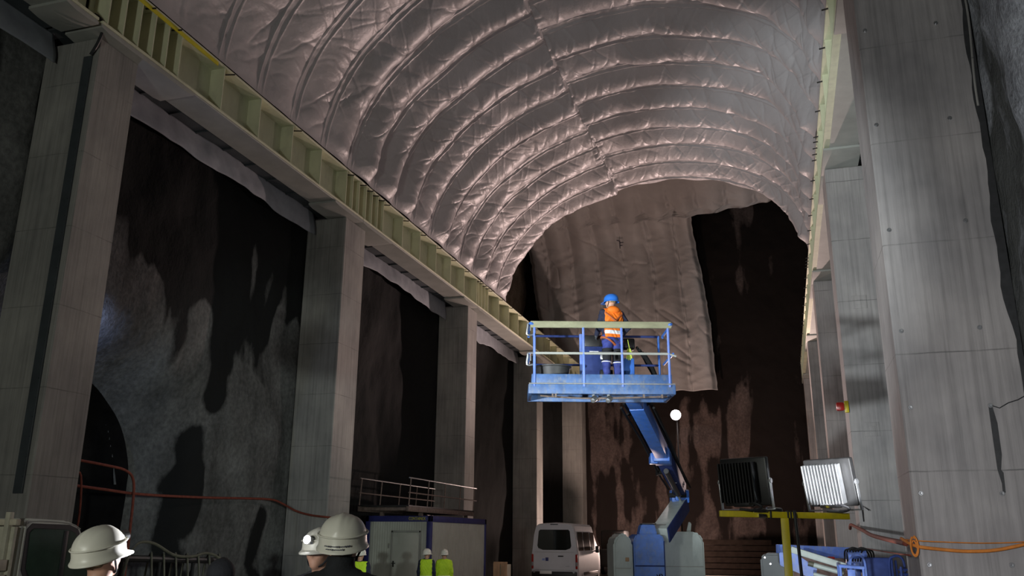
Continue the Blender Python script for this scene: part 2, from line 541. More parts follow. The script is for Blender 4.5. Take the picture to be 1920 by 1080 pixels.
def right_wall():
    ny, nz = 420, 170
    ys = np.linspace(-8, 61.5, ny); ys = -8 + 69.5 * np.linspace(0, 1, ny) ** 1.35
    zs = np.linspace(-.3, 14.2, nz)
    Y, Z = np.meshgrid(ys, zs, indexing='ij')
    bump = fbm(Y * .55, Z * .30, 51, 3)
    X = 3.56 - .34 * np.abs(bump) ** .8 * np.sign(bump) + .12 * fbm(Y * 2.2, Z * 1.3, 52, 3)
    k = np.exp(-((Y - 14.6) / .9) ** 2)
    X = X * (1 - k) + k * (3.46 + .05 * fbm(Y * 2, Z * 2, 54, 2))
    me = np_mesh('wall_right', np.stack([X, Y, Z], -1).reshape(-1, 3), grid_faces(ny, nz, True))
    o = meta(link_mesh(me, 'wall_right', M_ROCK_R), kind='structure')
    wet = .30 + 1.0 * fbm(Y * .7, Z * .35, 53, 4) + .3 * sstep(3.5, 3.7, X)
    set_attr(o, 'wet', wet)
right_wall()

def end_wall():
    nx, nz = 230, 280
    xs = np.linspace(-18.3, 5, nx); zs = np.linspace(-.4, 27.6, nz)
    X, Z = np.meshgrid(xs, zs, indexing='ij')
    Y = 61 - .25 * fbm(X * .3, Z * .3, 61, 3) - .05 * fbm(X * 1.5, Z * 1.5, 62, 3)
    me = np_mesh('wall_back', np.stack([X, Y, Z], -1).reshape(-1, 3), grid_faces(nx, nz, False))
    o = meta(link_mesh(me, 'wall_back', M_ROCK_E), kind='structure')
    n = fbm(X * 1.1, Z * .12, 63, 5)
    n2 = fbm(X * .5, Z * .4, 64, 3)
    wet = .70 + .95 * n + .35 * n2 + .22 * sstep(11, 13, Z)
    for (cx, cz, sx, sz, w) in [(-12.4, 9.5, .5, 3.5, -.8), (-7.9, 5.2, .45, 2.4, -.55), (-6.9, 7.5, .35, 2., -.35), (-4.6, 8.8, 1.0, 1.6, -.55), (-2.2, 9.2, .5, 2.2, -.75), (-3.0, 7.4, .4, 2.4, -.5), (1.0, 9.0, .25, 2.4, -.6), (-1.9, 2.8, .7, 1.4, -.8),
                                (-.9, 8.0, .9, 3.5, .6), (-9.5, 8.0, 1.6, 3., .4), (-1.0, 15.2, 1.1, 2.0, .45), (-.4, 21., .5, 2.2, .7), (-2.2, 16.6, .35, .35, .8)]:
        wet += w * np.exp(-((X - cx) / sx) ** 2 - ((Z - cz) / sz) ** 2)  # pale and dark stains; the patch near the lamp imitates its glow
    set_attr(o, 'wet', wet)
    # upper flank on the left and roof of the end chamber
    ny, nz = 70, 60
    ys = np.linspace(36, 61.3, ny); zs = np.linspace(13.9, 27.6, nz)
    Y, Z = np.meshgrid(ys, zs, indexing='ij')
    X = -17.9 + .5 * fbm(Y * .25, Z * .25, 65, 3)
    o = meta(link_mesh(np_mesh('wall_back_left', np.stack([X, Y, Z], -1).reshape(-1, 3), grid_faces(ny, nz)), 'wall_back_left', M_ROCK_V), kind='structure')
    o.data.materials[0] = M_ROCK_F
    set_attr(o, 'wet', .1 + .7 * fbm(Y * .5, Z * .3, 66, 3))
    xs = np.linspace(2.6, 5.2, 6)
    Yr, Zr = np.meshgrid(ys, zs, indexing='ij')
    Xr = 4.6 + .4 * fbm(Yr * .25, Zr * .25, 67, 3)
    o = meta(link_mesh(np_mesh('wall_back_right', np.stack([Xr, Yr, Zr], -1).reshape(-1, 3), grid_faces(ny, nz, True)), 'wall_back_right', M_ROCK_V), kind='structure')
    set_attr(o, 'wet', .6 + fbm(Yr * .5, Zr * .3, 68, 3))
    b = MB(); b.span((-18.3, 36, 27.4), (5, 61.3, 27.8))
    meta(b.build('ceiling_back', M_ROCK_V), kind='structure')
end_wall()

XC, XA, ZS, RISE, SKEW = -5.52, 7.27, 13.42, 4.75, -.27
def vault_rock():
    ns, ny = 50, 40
    th = np.linspace(0, PI, ns); ys = np.linspace(-12, 42, ny)
    T, Y = np.meshgrid(th, ys, indexing='ij')
    X = XC + (XA + .9) * np.cos(T); Z = ZS + (RISE + .8) * np.sin(T)
    Y = np.minimum(Y, 38.6 + SKEW * (X - XC))
    o = meta(link_mesh(np_mesh('ceiling', np.stack([X, Y, Z], -1).reshape(-1, 3), grid_faces(ns, ny)), 'ceiling', M_ROCK_V), kind='structure')
    set_attr(o, 'wet', np.full(X.size, .5))
vault_rock()

# ---------------------------------------------------------------- the quilted lining of the vault
def lining():
    th = np.linspace(0, PI, 4000)
    xx = XC + XA * np.cos(th); zz = ZS + RISE * np.sin(th)
    ds = np.hypot(np.diff(xx), np.diff(zz)); s = np.concatenate([[0], np.cumsum(ds)])
    L = s[-1]
    ns = 600
    sv = np.linspace(0, L, ns)
    tv = np.interp(sv, s, th)
    ys = np.concatenate([np.linspace(6, 14, 90, endpoint=False), np.linspace(14, 38.35, 820)])
    ny = len(ys)
    S, Y = np.meshgrid(sv, ys, indexing='ij')
    T = np.repeat(tv[:, None], ny, 1)
    X0 = XC + XA * np.cos(T); Z0 = ZS + RISE * np.sin(T)
    nxv = np.cos(T) / XA; nzv = np.sin(T) / RISE
    nl = np.hypot(nxv, nzv); nxv /= nl; nzv /= nl
    right = (X0 > -6.6)
    # seams: strips about 1.7 m wide, offset where the two halves meet along the crown
    P = 1.72
    wob = .16 * vnoise(S * .35, Y * .12, 71) + .05 * vnoise(S * 1.4, Y * .4, 72)
    v = (Y + np.where(right, .55, 0) + wob - 38.35) / P
    k = np.floor(v + 1e-6); f = v - k
    ki = k.astype(int)
    jit = np.random.default_rng(9).random(512)
    ph = jit[(ki * 7 + 300 + right * 131) % 512]
    am = .65 + .7 * jit[(ki * 13 + 100 + right * 57) % 512]
    near_k = .30 + .70 * sstep(15, 24, Y)
    amp = .40 * am * near_k
    x = f * P                                   # metres from the near seam of the strip
    bw = .30 + .06 * vnoise(S * .5, k * 2.3, 91)
    g = np.clip((x - bw) / (P - bw), 0, 1)
    slow = .75 + .55 * vnoise(S * .55 + ph * 9, k * 3.7, 73)
    d = amp * slow * (np.sin(PI * g ** 1.35) ** .8)
    # the overlap band: flat, with two raised lips and fine pleats
    pleat = .5 + vnoise(S * 3.1, k * 5.1 + x * 1.5, 92)
    lips = np.exp(-((x - .02) / .035) ** 2) + .8 * np.exp(-((x - bw) / .035) ** 2)
    inb = 1 - sstep(bw, bw + .05, x)
    d += lips * (.05 + .05 * pleat) + inb * .03 * vnoise(S * 6, x * 4 + k, 93)
    # sharp creases running from the seams into the strip, sheared, a metre or so apart
    def crease(freq, shear, w, seed):
        n = vnoise(S * freq + shear * x + ph * 13 + .25 * vnoise(S * 2, x * 2 + k * 3, seed + 50), k * 7.7 + x * .22, seed)
        return np.exp(-np.abs(n) / w)
    steep = np.abs(np.cos(T))
    side = np.sign(np.cos(T))
    far = g ** 1.5; near = (1 - g) ** 2
    body = np.sin(PI * g) ** .4
    d += -.13 * crease(1.05, .55 * 1, .05, 94) * far * body
    d += -.07 * crease(1.9, -.7, .06, 95) * far * body
    d += -.09 * crease(1.3, .9, .05, 96) * near * body
    d += .06 * crease(1.6, -.45, .07, 97) * far * body
    # crescent sags where the lining hangs steeply
    sag = np.abs(vnoise(S * 1.15 + .3 * np.sin(PI * g) * 1.6, k * 4.1 + g * .35, 98))
    d += -.03 * np.exp(-sag / .05) * body * steep
    d += -.10 * crease(1.5, 1.6, .035, 194) * body * steep * (.3 + .7 * far)
    d += .07 * crease(2.2, -1.3, .04, 195) * body * steep * near
    d += .05 * np.abs(vnoise(S * 2.6 + x * .8, x * 1.1 + k * 5, 76)) * body
    d = d * (.35 + .65 * near_k)
    d += .12 * fbm(S * .35, Y * .3, 77, 3)
    # gathered joint along the crown
    cr = np.exp(-((X0 + 6.6 + .15 * vnoise(Y * .8, Y * 0, 78)) / .28) ** 2)
    d += cr * (-.05 + .16 * np.abs(vnoise(S * 5, Y * 3.5, 80)))
    edge = sstep(0, .5, S) * sstep(0, .5, L - S) * sstep(0, .3, 38.35 - Y)
    d = d * (.15 + .85 * edge)
    X = X0 - nxv * d; Z = Z0 - nzv * d
    YY = Y + SKEW * (X0 - XC)
    # the finished edge: flares a little at the foot on the left
    YY = YY + (Y > 38.2) * .12 * np.sin(S * 3)
    o = link_mesh(np_mesh('vault_lining', np.stack([X, YY, Z], -1).reshape(-1, 3), grid_faces(ns, ny)), 'vault_lining', M_MEMB, smooth=3.2)
    meta(o, 'pinkish white quilted fleece lining covering the whole vaulted roof', 'lining')
lining()

MARK = (-10.05, 22.4)
def end_sheet():
    # profile: up the back wall, then curving forward under the roof
    prof = [(60.25, 11.7), (60.3, 14), (60.3, 18), (60.25, 20.5), (59.9, 22.2), (58.9, 23.6), (57.2, 24.75), (54.6, 25.7), (51.5, 26.4), (48, 26.9)]
    P = catmull([Vector((0, a, b)) for a, b in prof], 12)
    P = np.array([(p.y, p.z) for p in P])
    s = np.concatenate([[0], np.cumsum(np.hypot(*np.diff(P, axis=0).T))])
    nv, nu = 300, 330
    sv = np.linspace(0, s[-1], nv)
    py = np.interp(sv, s, P[:, 0]); pz = np.interp(sv, s, P[:, 1])
    ty = np.gradient(py, sv); tz = np.gradient(pz, sv)
    XR = np.interp(pz, [11.7, 14, 16, 18, 20.7, 23.0, 24.0, 24.35, 25.3, 26.5], [-3.82, -3.9, -4.0, -4.2, -4.5, -4.85, -4.8, .8, 1.6, 1.9])
    XR = XR + .10 * vnoise(sv * 1.3, sv * 0, 81) + .05 * vnoise(sv * 4, sv * 0, 82)
    XL = np.interp(pz, [11.7, 17, 18, 21, 24, 27], [-16.2, -16.4, -16.5, -17.0, -17.3, -17.5]) + .2 * vnoise(sv * .9, sv * 0, 83) + .08 * vnoise(sv * 3, sv * 0, 84)
    u = np.linspace(0, 1, nu)
    U, SV = np.meshgrid(u, sv, indexing='ij')
    X = XL[None] * (1 - U) + XR[None] * U
    n = .10 * fbm(X * .5, SV * .4, 85, 3)
    lean = (SV - 6) * .055
    ph = (X + lean + .25 * vnoise(X * .4, SV * .25, 86)) / 1.95
    f = ph - np.floor(ph)
    d = .50 * np.abs(np.sin(PI * f ** 1.3)) ** .8 + n
    d += .16 * np.exp(-((np.minimum(f, 1 - f)) / .06) ** 2) * (1 + vnoise(SV * 3, np.floor(ph), 87))
    wr = np.abs(vnoise(SV * 1.6 - X * .5, X * .55 + 3, 88)); d += -.22 * (wr - .25) * np.exp(-np.minimum(f, 1 - f) / .35)
    d += -.10 * np.exp(-np.abs(vnoise(SV * .9 + X * .7, X * .3 + 7, 188)) / .04)
    wr = np.abs(vnoise(SV * 3.2 + X * .8, X * 1.0, 89)); d += -.06 * (wr - .25)
    fade = 1 - .75 * sstep(13.2, 16., SV)
    d = d * fade * (.3 + .7 * sstep(0, .03, U) * sstep(0, .03, 1 - U))
    Y = py[None] - d * np.abs(tz)[None]; Z = pz[None] - d * np.clip(-ty, 0, 1)[None]
    Z = Z + (SV < .4) * .12 * vnoise(X * 1.3, X * 0, 90)
    me = np_mesh('wall_sheet', np.stack([X, Y, Z], -1).reshape(-1, 3), grid_faces(nu, nv, False))
    o = meta(link_mesh(me, 'wall_sheet', M_SHEET, smooth=3.2), 'tall creased pinkish sheet hanging on the far end wall behind the lift basket', 'sheet')
    md = o.modifiers.new('thick', 'SOLIDIFY'); md.thickness = .03; md.offset = 0
    mx, mz = MARK
    near = (np.abs(X - mx) < .5) & (np.abs(Z - mz) < .5)
    my = float(Y[near].min()) - .03
    b = MB()
    b.box((mx, my, mz), (.06, .03, .62)); b.box((mx + .12, my, mz + .14), (.28, .03, .06)); b.box((mx + .08, my, mz - .08), (.22, .03, .06)); b.box((mx - .12, my, mz + .30), (.24, .03, .06), (0, .4, 0))
    b.build('stencil_mark', M_LETTER, o)
end_sheet()

# ---------------------------------------------------------------- pillars
def pillar(nm, lo, hi, mat, label, group):
    b = MB(); b.span(lo, hi, bev=.025, seg=1)
    c = ((lo[0] + hi[0]) / 2, (lo[1] + hi[1]) / 2, 0)
    return meta(b.build('concrete_pillar', mat, None, c, .5), label, 'pillar', None, 'structure')

LABL = ['left row concrete pillar nearest the camera, out of frame beside the hall', 'left row concrete pillar behind the pale truck, with a dark joint strip',
        'left row concrete pillar crossed by the red hose', 'left row concrete pillar rising behind the site container',
        'narrow left row concrete pillar left of the white van', 'farthest left row concrete pillar behind the white van roof']
pilL = []
for i, (a, b_) in enumerate(PIL_L):
    if i == 0: continue
    pilL.append(pillar('p', (-14.4, a, -.3), (-13.0, b_, 11.93), C_PIL, LABL[i], None))
PIL_R = [(13.9, 15.4), (24.0, 25.3), (35.5, 36.8), (47.0, 48.3), (58.4, 59.7)]
LABR = ['huge right concrete pillar with tie holes and orange cables across its foot', 'second right concrete pillar with the red beacon on its edge',
        'third right concrete pillar, dark sliver behind the beacon pillar', 'fourth right concrete pillar, thin warm lit edge', 'farthest right concrete pillar beside the brown end wall']
pilR = []
for i, (a, b_) in enumerate(PIL_R):
    x1 = 3.43 if i == 0 else 3.2
    pilR.append(pillar('p', (1.76, a, -.3), (x1, b_, 11.93), C_PIL_R, LABR[i], None))
# first left pillar: steel joint strip on its south face
b = MB(); b.span((-13.33, 12.66, 2.6), (-13.12, 12.72, 11.5), bev=.005, seg=1)
for k in range(24):
    b.cyl((-13.15, 12.67, 2.9 + k * .36), (-13.15, 12.645, 2.9 + k * .36), .012, seg=8)
b.build('joint_strip', M_DARKPLATE, pilL[0])['label'] = 'dark vertical steel joint strip'
b = MB(); b.tube([(-13.13, 12.64, 11.5), (-12.98, 12.62, 11.72), (-12.88, 12.60, 12.0), (-12.93, 12.56, 12.25), (-13.05, 12.5, 12.36)], .035, 8, smooth=5)
b.build('drain_hose', M_BLACK, pilL[0])['label'] = 'black bent rubber hose at the top'
# tie holes, a wet run and cracks on the big right pillar
K = 13.9 / 12.5
YF = 13.9
for (x, z) in [(1.69, 9.3), (2.66, 9.25), (1.69, 7.73), (2.66, 7.70), (1.69, 6.10), (2.67, 6.14), (1.69, 4.64), (2.65, 4.63), (1.69, 3.60), (2.64, 3.59), (1.69, 2.49), (2.63, 2.48), (1.69, 1.61), (2.62, 1.62)]:
    x *= K; z = 1.9 + (z - 1.9) * K
    b = MB(); b.lathe([(0, .006), (.016, .008), (.020, .004), (.030, .004), (.034, 0), (0, -.01)], (x, YF - .005, z), 14, (0, -1, 0))
    b.build('tie_plug', M_STEEL, pilR[0])
zt = 1.9 + 1.69 * K
b = MB()
b.prism([(-.02, 0), (.03, 0), (.07, -.25), (.075, -.7), (.035, -.95), (.03, -1.1), (-.005, -.9), (-.015, -.4)], (2.93, YF - .002, zt), (1, 0, -.015), (0.02, 0, 1), -.004)
b.prism([(.02, -.9), (.05, -.95), (.04, -1.22), (.0, -1.24)], (2.93, YF - .002, zt), (1, 0, 0), (0, 0, 1), -.004)
b.build('wet_run', M_WETST, pilR[0])['label'] = 'dark wet run below a tie hole'
b = MB(); b.tube([(2.95, YF - .003, zt), (3.05, YF - .003, zt - .04), (3.17, YF - .003, zt + .03), (3.3, YF - .003, zt + .07), (3.41, YF - .003, zt + .13)], .008, 5)
b.build('crack', M_WETST, pilR[0])['label'] = 'hairline crack running to the edge'
b = MB()
zz = np.linspace(-.2, 11.9, 60)
wl = .02 + .15 * np.abs(vnoise(zz * .9, zz * 0, 101)) + .05 * vnoise(zz * 4, zz * 0, 102)
b.prism([(-w, z) for w, z in zip(wl, zz)] + [(.05, 11.9), (.05, -.2)], (3.41, YF - .008, 0), (1, 0, 0), (0, 0, 1), -.008)
b.build('wet_joint', M_WETST, pilR[0])['label'] = 'dark wet stain along the rock side edge'
b = MB(); b.tube([(3.41 + .03 * math.sin(z * 2), YF - .02, z) for z in np.linspace(8.5, 11.9, 40)], .018, 6)
b.build('sealing_bead', C_PIL, pilR[0])['label'] = 'pale mortar bead along the joint'
for (z, x) in [(8.02, 2.31), (4.64, 2.28)]:
    b = MB(); b.box((x, 23.995, z), (.36, .02, .36), bev=.008); b.box((x, 23.985, z), (.16, .015, .16), bev=.006)
    b.build('patched_recess', C_PIL_R, pilR[1])

# ---------------------------------------------------------------- girders
def girder(side, y0, y1, pils, label, yellow=None):
    sx = 1 if side == 'L' else -1          # inward direction (towards the nave)
    xi = -12.75 if side == 'L' else 1.70   # inner edge of the flanges
    X = lambda d: xi - sx * d              # d metres outward
    t = thing('steel_girder', (X(.3), (y0 + y1) / 2, 12.6), label, 'girder', None, 'structure')
    def sp(b, d0, d1, ya, yb, za, zb, bev=.008):
        b.span((min(X(d0), X(d1)), ya, za), (max(X(d0), X(d1)), yb, zb), bev=bev, seg=1)
    b = MB(); sp(b, 0, .85, y0, y1, 13.30, 13.36); b.build('top_flange', M_CREAM, t)
    b = MB(); sp(b, .42, .45, y0, y1, 12.12, 13.32, 0); b.build('web', M_CREAM, t)
    b = MB(); sp(b, 0, .85, y0, y1, 12.07, 12.13); b.build('bottom_flange', M_CREAM, t)
    b = MB(); sp(b, .16 if side == 'R' else .03, .9, y0, y1, 12.03, 12.075)
    for (a, c) in pils:
        ya, yb = max(y0, a - 1.2), min(y1, c + 1.6)
        if yb - ya > .3:
            for k, (e0, e1) in enumerate(((0, .95),)):
                b.prism([(ya, .10), (yb, .10), (yb, .04), (yb - .25, 0), (ya + .25, 0), (ya, .04)], (X(0) if sx < 0 else X(.95), 0, 11.93), (0, 1, 0), (0, 0, 1), .95)
    b.build('soffit_plate', M_GREYPLATE, t, smooth=.4)
    b = MB(); sp(b, .9, 1.75, y0, y1, 12.14, 12.2, 0)
    for k in range(int((y1 - y0) / 1.1)):
        sp(b, .9, 1.75, y0 + .55 + k * 1.1, y0 + .60 + k * 1.1, 12.10, 12.14, 0)
    b.build('soffit_panel', M_DARKPLATE, t)
    ys = []
    y = y0 + .15
    while y < y1 - .1:
        ys.append(y)
        near = any(a - .9 < y < c + .6 for a, c in pils)
        y += .45 if near else 1.66
    sx0, sx1 = sorted((X(.02), X(.43)))
    for y in ys:
        b = MB(); b.span((sx0, y - .014, 12.12), (sx1, y + .014, 13.31))
        b.build('stiffener', M_CREAM, t)
    for y in ys[::2] if len(ys) > 12 else ys:
        b = MB(); b.cyl((X(-.1), y + .25, 13.24), (X(.18), y + .25, 13.28), .02, seg=8)
        b.build('hanger_bar', M_BLACKP, t)
    if yellow:
        b = MB(); sp(b, -.006, .02, yellow[0], yellow[1], 13.20, 13.30, 0)
        b.build('yellow_stripe', M_YELLOWP, t)
    return t
spansL = [(1.5, 12.35), (12.45, 24.4), (24.42, 36.0), (36.02, 47.6), (47.62, 60.6)]
LG = ['cream steel girder in the upper left corner before the first pillar', 'cream steel girder with yellow stripe over the nearest left opening', 'cream steel girder over the left opening behind the container',
      'cream steel girder on the left over the third opening', 'warm lit cream steel girder at the far left end behind the basket']
for i, (a, c) in enumerate(spansL):
    girder('L', a, c, PIL_L, LG[i], (12.5, 16.2) if i == 1 else None)
spansR = [(1.5, 14.6), (14.62, 24.6), (24.62, 36.1), (36.12, 47.6), (47.62, 60.6)]
RG = ['cream steel girder above the huge right pillar, out of frame', 'cream steel girder left of the huge right pillar top', 'cream steel girder beyond the beacon pillar on the right', 'cream steel girder on the right, third from the front', 'farthest cream steel girder on the right']
for i, (a, c) in enumerate(spansR):
    girder('R', a, c, PIL_R, RG[i])

def flap(xb, y0, y1, zt, drop, label, seed):
    ny, nz = 90, 16
    ys = np.linspace(y0, y1, ny); u = np.linspace(0, 1, nz)
    Y, U = np.meshgrid(ys, u, indexing='ij')
    dr = drop * .8 * (1 + .28 * vnoise(Y * .45, Y * 0, seed) + .15 * vnoise(Y * 1.6, Y * 0, seed + 1))
    Z = zt - dr * U
    X = xb + np.sign(-xb) * (.10 * np.sin(U * 1.4) + .10 * vnoise(Y * .8, U * 1.2, seed + 2) + .03 * vnoise(Y * 3, U * 2, seed + 3))
    o = link_mesh(np_mesh('fleece_flap', np.stack([X, Y, Z], -1).reshape(-1, 3), grid_faces(ny, nz)), 'fleece_flap', M_FLAP, smooth=3.2)
    md = o.modifiers.new('thick', 'SOLIDIFY'); md.thickness = .015
    return meta(o, label, 'fleece strip', 'fleece strips below the girders')
FL = ['grey fleece strip hanging in the upper left corner', 'long grey fleece strip above the dark nearest left opening', 'grey fleece strip above the black left opening behind the container', 'bright edged fleece strip above the third left opening', 'fleece strip above the farthest left opening']
for i, (a, c) in enumerate([(5, 12.6), (13.9, 23.6), (25.2, 35.3), (36.7, 46.9), (48.4, 58.5)]):
    flap(-14.15, a, c, 12.15, .95, FL[i], 110 + 5 * i)
flap(3.1, 15.5, 23.9, 12.15, .9, 'fleece strip seen in the slot left of the huge right pillar', 140)

# ================================================================ PEOPLE
def smin(a, b, k):
    h = np.clip(.5 + .5 * (b - a) / k, 0, 1)
    return b * (1 - h) + a * h - k * h * (1 - h)

def smax(a, b, k):
    return -smin(-a, -b, k)

def s_cap(P, a, b, ra, rb=None):
    a = np.array(a, np.float32); b = np.array(b, np.float32)
    rb = ra if rb is None else rb
    ba = b - a
    t = np.clip(((P - a) @ ba) / max(1e-9, ba @ ba), 0, 1)
    return np.linalg.norm(P - a - t[..., None] * ba, axis=-1) - (ra + (rb - ra) * t)

def s_ell(P, c, r):
    c = np.array(c, np.float32); r = np.array(r, np.float32)
    q = P - c
    k0 = np.linalg.norm(q / r, axis=-1); k1 = np.linalg.norm(q / r ** 2, axis=-1)
    return k0 * (k0 - 1) / np.maximum(k1, 1e-6)

def surface_net(fn, lo, hi, h):
    lo = np.array(lo, np.float32); hi = np.array(hi, np.float32)
    n = np.ceil((hi - lo) / h).astype(int) + 1
    ax = [lo[i] + h * np.arange(n[i], dtype=np.float32) for i in range(3)]
    P = np.stack(np.meshgrid(*ax, indexing='ij'), -1)
    F = fn(P)
    ins = F < 0
    cor = [(i, j, k) for i in (0, 1) for j in (0, 1) for k in (0, 1)]
    sl = lambda A, c: A[c[0]:n[0] - 1 + c[0], c[1]:n[1] - 1 + c[1], c[2]:n[2] - 1 + c[2]]
    cnt = sum(sl(ins, c).astype(np.int8) for c in cor)
    act = (cnt > 0) & (cnt < 8)
    I = np.argwhere(act)
    idx = -np.ones(act.shape, int); idx[act] = np.arange(len(I))
    acc = np.zeros((len(I), 3)); w = np.zeros(len(I))
    for a in cor:
        for ax_ in range(3):
            if a[ax_]: continue
            b = list(a); b[ax_] = 1
            fa = F[I[:, 0] + a[0], I[:, 1] + a[1], I[:, 2] + a[2]]
            fb = F[I[:, 0] + b[0], I[:, 1] + b[1], I[:, 2] + b[2]]
            m = (fa < 0) != (fb < 0)
            t = np.where(m, fa / np.where(m, fa - fb, 1), 0)
            p = np.tile(np.array(a, float), (len(I), 1)); p[:, ax_] = t
            acc[m] += p[m]; w[m] += 1
    V = lo + h * (I + acc / w[:, None])
    Fs = []
    for ax_ in range(3):
        u, v = [(1, 2), (2, 0), (0, 1)][ax_]
        A = [slice(None)] * 3; B = [slice(None)] * 3
        A[ax_] = slice(0, -1); B[ax_] = slice(1, None)
        ch = ins[tuple(A)] != ins[tuple(B)]
        E = np.argwhere(ch)
        E = E[(E[:, u] > 0) & (E[:, v] > 0) & (E[:, u] < n[u] - 1) & (E[:, v] < n[v] - 1)]
        if not len(E): continue
        def at(du, dv):
            e = E.copy(); e[:, u] += du; e[:, v] += dv
            return idx[e[:, 0], e[:, 1], e[:, 2]]
        q = np.stack([at(-1, -1), at(0, -1), at(0, 0), at(-1, 0)], -1)
        s = ins[E[:, 0], E[:, 1], E[:, 2]]
        q[~s] = q[~s][:, ::-1]
        Fs.append(q)
    return V, np.concatenate(Fs)

def rotz(a):
    return np.array([[math.cos(a), -math.sin(a), 0], [math.sin(a), math.cos(a), 0], [0, 0, 1]])

class Figure:
    """a clothed standing figure, modelled facing +Y, feet at the origin, then turned and placed"""
    def __init__(s, loc, yaw, height, label, head_yaw=0., head_pitch=0., arms=None, legs=None, vox=.014, lean=0., group=None, top_only=False, stature=1.):
        s.k = height / 1.75; s.loc = np.array(loc); s.yaw = yaw; s.vox = vox
        s.hy = head_yaw; s.hp = head_pitch
        s.label = label; s.group = group
        arms = arms or {}
        s.arm = {sd: arms.get(sd, [(.235, -.03, 1.13), (.24, .07, .89)]) for sd in (-1, 1)}
        legs = legs or {}
        s.leg = {sd: legs.get(sd, [(.10, .03, .50), (.11, 0, .09)]) for sd in (-1, 1)}
        s.head_c = np.array([0, .025, 1.645])
        s.root = None
    def place(s, V):
        V = np.asarray(V) * s.k
        return V @ rotz(s.yaw).T + s.loc
    def headP(s, P):
        """points -> head space (undo the turn of the head)"""
        c = np.array([0, 0, 1.56])
        R = rotz(s.hy) @ np.array([[1, 0, 0], [0, math.cos(s.hp), -math.sin(s.hp)], [0, math.sin(s.hp), math.cos(s.hp)]])
        return ((P - c) @ R + c).astype(np.float32)
    def headV(s, V):
        c = np.array([0, 0, 1.56])
        R = rotz(s.hy) @ np.array([[1, 0, 0], [0, math.cos(s.hp), -math.sin(s.hp)], [0, math.sin(s.hp), math.cos(s.hp)]])
        return (np.asarray(V) - c) @ R.T + c
    def torso(s, P, g=0.):
        Q = P * np.array([1, 1.18, 1], np.float32)
        d = s_cap(Q, (-.075, 0, .94), (.075, 0, .94), .125 + g)
        d = smin(d, s_cap(Q, (-.06, 0, 1.10), (.06, 0, 1.10), .115 + g), .08)
        d = smin(d, s_cap(Q, (-.085, -.01, 1.28), (.085, -.01, 1.28), .125 + g), .08)
        d = smin(d, s_cap(Q, (-.155, -.01, 1.415), (.155, -.01, 1.415), .058 + g), .07)
        d = smin(d, s_cap(Q, (-.05, -.015, 1.45), (.05, -.015, 1.45), .06 + g), .06)
        return d / 1.05
    def armd(s, P, sd, g=0.):
        e, w = [np.array(v) * np.array([sd, 1, 1]) for v in s.arm[sd]]
        sh = np.array([sd * .185, -.01, 1.41])
        d = s_cap(P, sh, e, .054 + g, .043 + g)
        return smin(d, s_cap(P, e, w, .043 + g, .031 + g), .03)
    def legd(s, P, sd, g=0.):
        kn, an = [np.array(v) * np.array([sd, 1, 1]) for v in s.leg[sd]]
        hp = np.array([sd * .09, 0, .92])
        d = s_cap(P, hp, kn, .085 + g, .056 + g)
        return smin(d, s_cap(P, kn, an, .056 + g, .038 + g), .04)
    def handd(s, P, sd):
        e, w = [np.array(v) * np.array([sd, 1, 1]) for v in s.arm[sd]]
        d = (w - e) / np.linalg.norm(w - e)
        side = np.cross(d, [sd, .0, 0]); side = side / (np.linalg.norm(side) + 1e-9)      # across the palm
        curl = np.array([-sd, 0, 0]) - d * (d @ np.array([-sd, 0, 0])); curl = curl / (np.linalg.norm(curl) + 1e-9)
        pc = w + d * .05
        r = s_cap(P, w + side * .012, pc + side * .022 + d * .03, .026, .018)
        r = smin(r, s_cap(P, w - side * .012, pc - side * .022 + d * .03, .026, .018), .02)
        for i, (o, L) in enumerate(((.033, .072), (.012, .082), (-.010, .077), (-.031, .060))):
            b = w + d * .082 + side * o
            m = b + d * L * .5 + curl * .008
            t = m + d * L * .40 + curl * .028
            r = smin(r, np.minimum(s_cap(P, b, m, .0095, .0088), s_cap(P, m, t, .0088, .0075)), .006)
        b = w + d * .03 + side * .03; m = b + d * .03 + side * .025 + curl * .02; t = m + d * .03 + curl * .012
        return smin(r, np.minimum(s_cap(P, b, m, .013, .011), s_cap(P, m, t, .011, .009)), .01)
    def headd(s, P):
        H = s.headP(P)
        d = s_ell(H, (0, .0, 1.675), (.076, .096, .098))
        d = smin(d, s_cap(H, (0, .035, 1.59), (0, .062, 1.572), .050, .038), .05)            # jaw, chin
        d = smin(d, s_cap(H, (-.028, .066, 1.625), (.028, .066, 1.625), .03), .03)             # cheeks
        d = smin(d, s_cap(H, (0, .094, 1.655), (0, .112, 1.622), .009, .0135), .012)           # nose
        d = smin(d, s_cap(H, (-.032, .086, 1.678), (.032, .086, 1.678), .011), .012)           # brow
        for sd in (-1, 1):
            d = smax(d, -s_ell(H, (sd * .032, .101, 1.656), (.017, .015, .011)), .012)         # eye sockets
            d = smin(d, s_ell(H, (sd * .032, .080, 1.656), (.0125, .0125, .0115)), .003)
            e = s_ell(H, (sd * .080, -.004, 1.648), (.010, .022, .034))
            e = smax(e, -s_ell(H, (sd * .090, .002, 1.648), (.008, .012, .020)), .006)
            d = smin(d, e, .008)
        d = smin(d, s_cap(H, (-.018, .090, 1.600), (.018, .090, 1.600), .009), .008)           # lips
        d = smax(d, -s_cap(H, (-.022, .102, 1.601), (.022, .102, 1.601), .0035), .004)
        nk = s_cap(P, (0, -.02, 1.43), (0, -.005, 1.60), .060, .055)
        return smin(d, nk, .03)
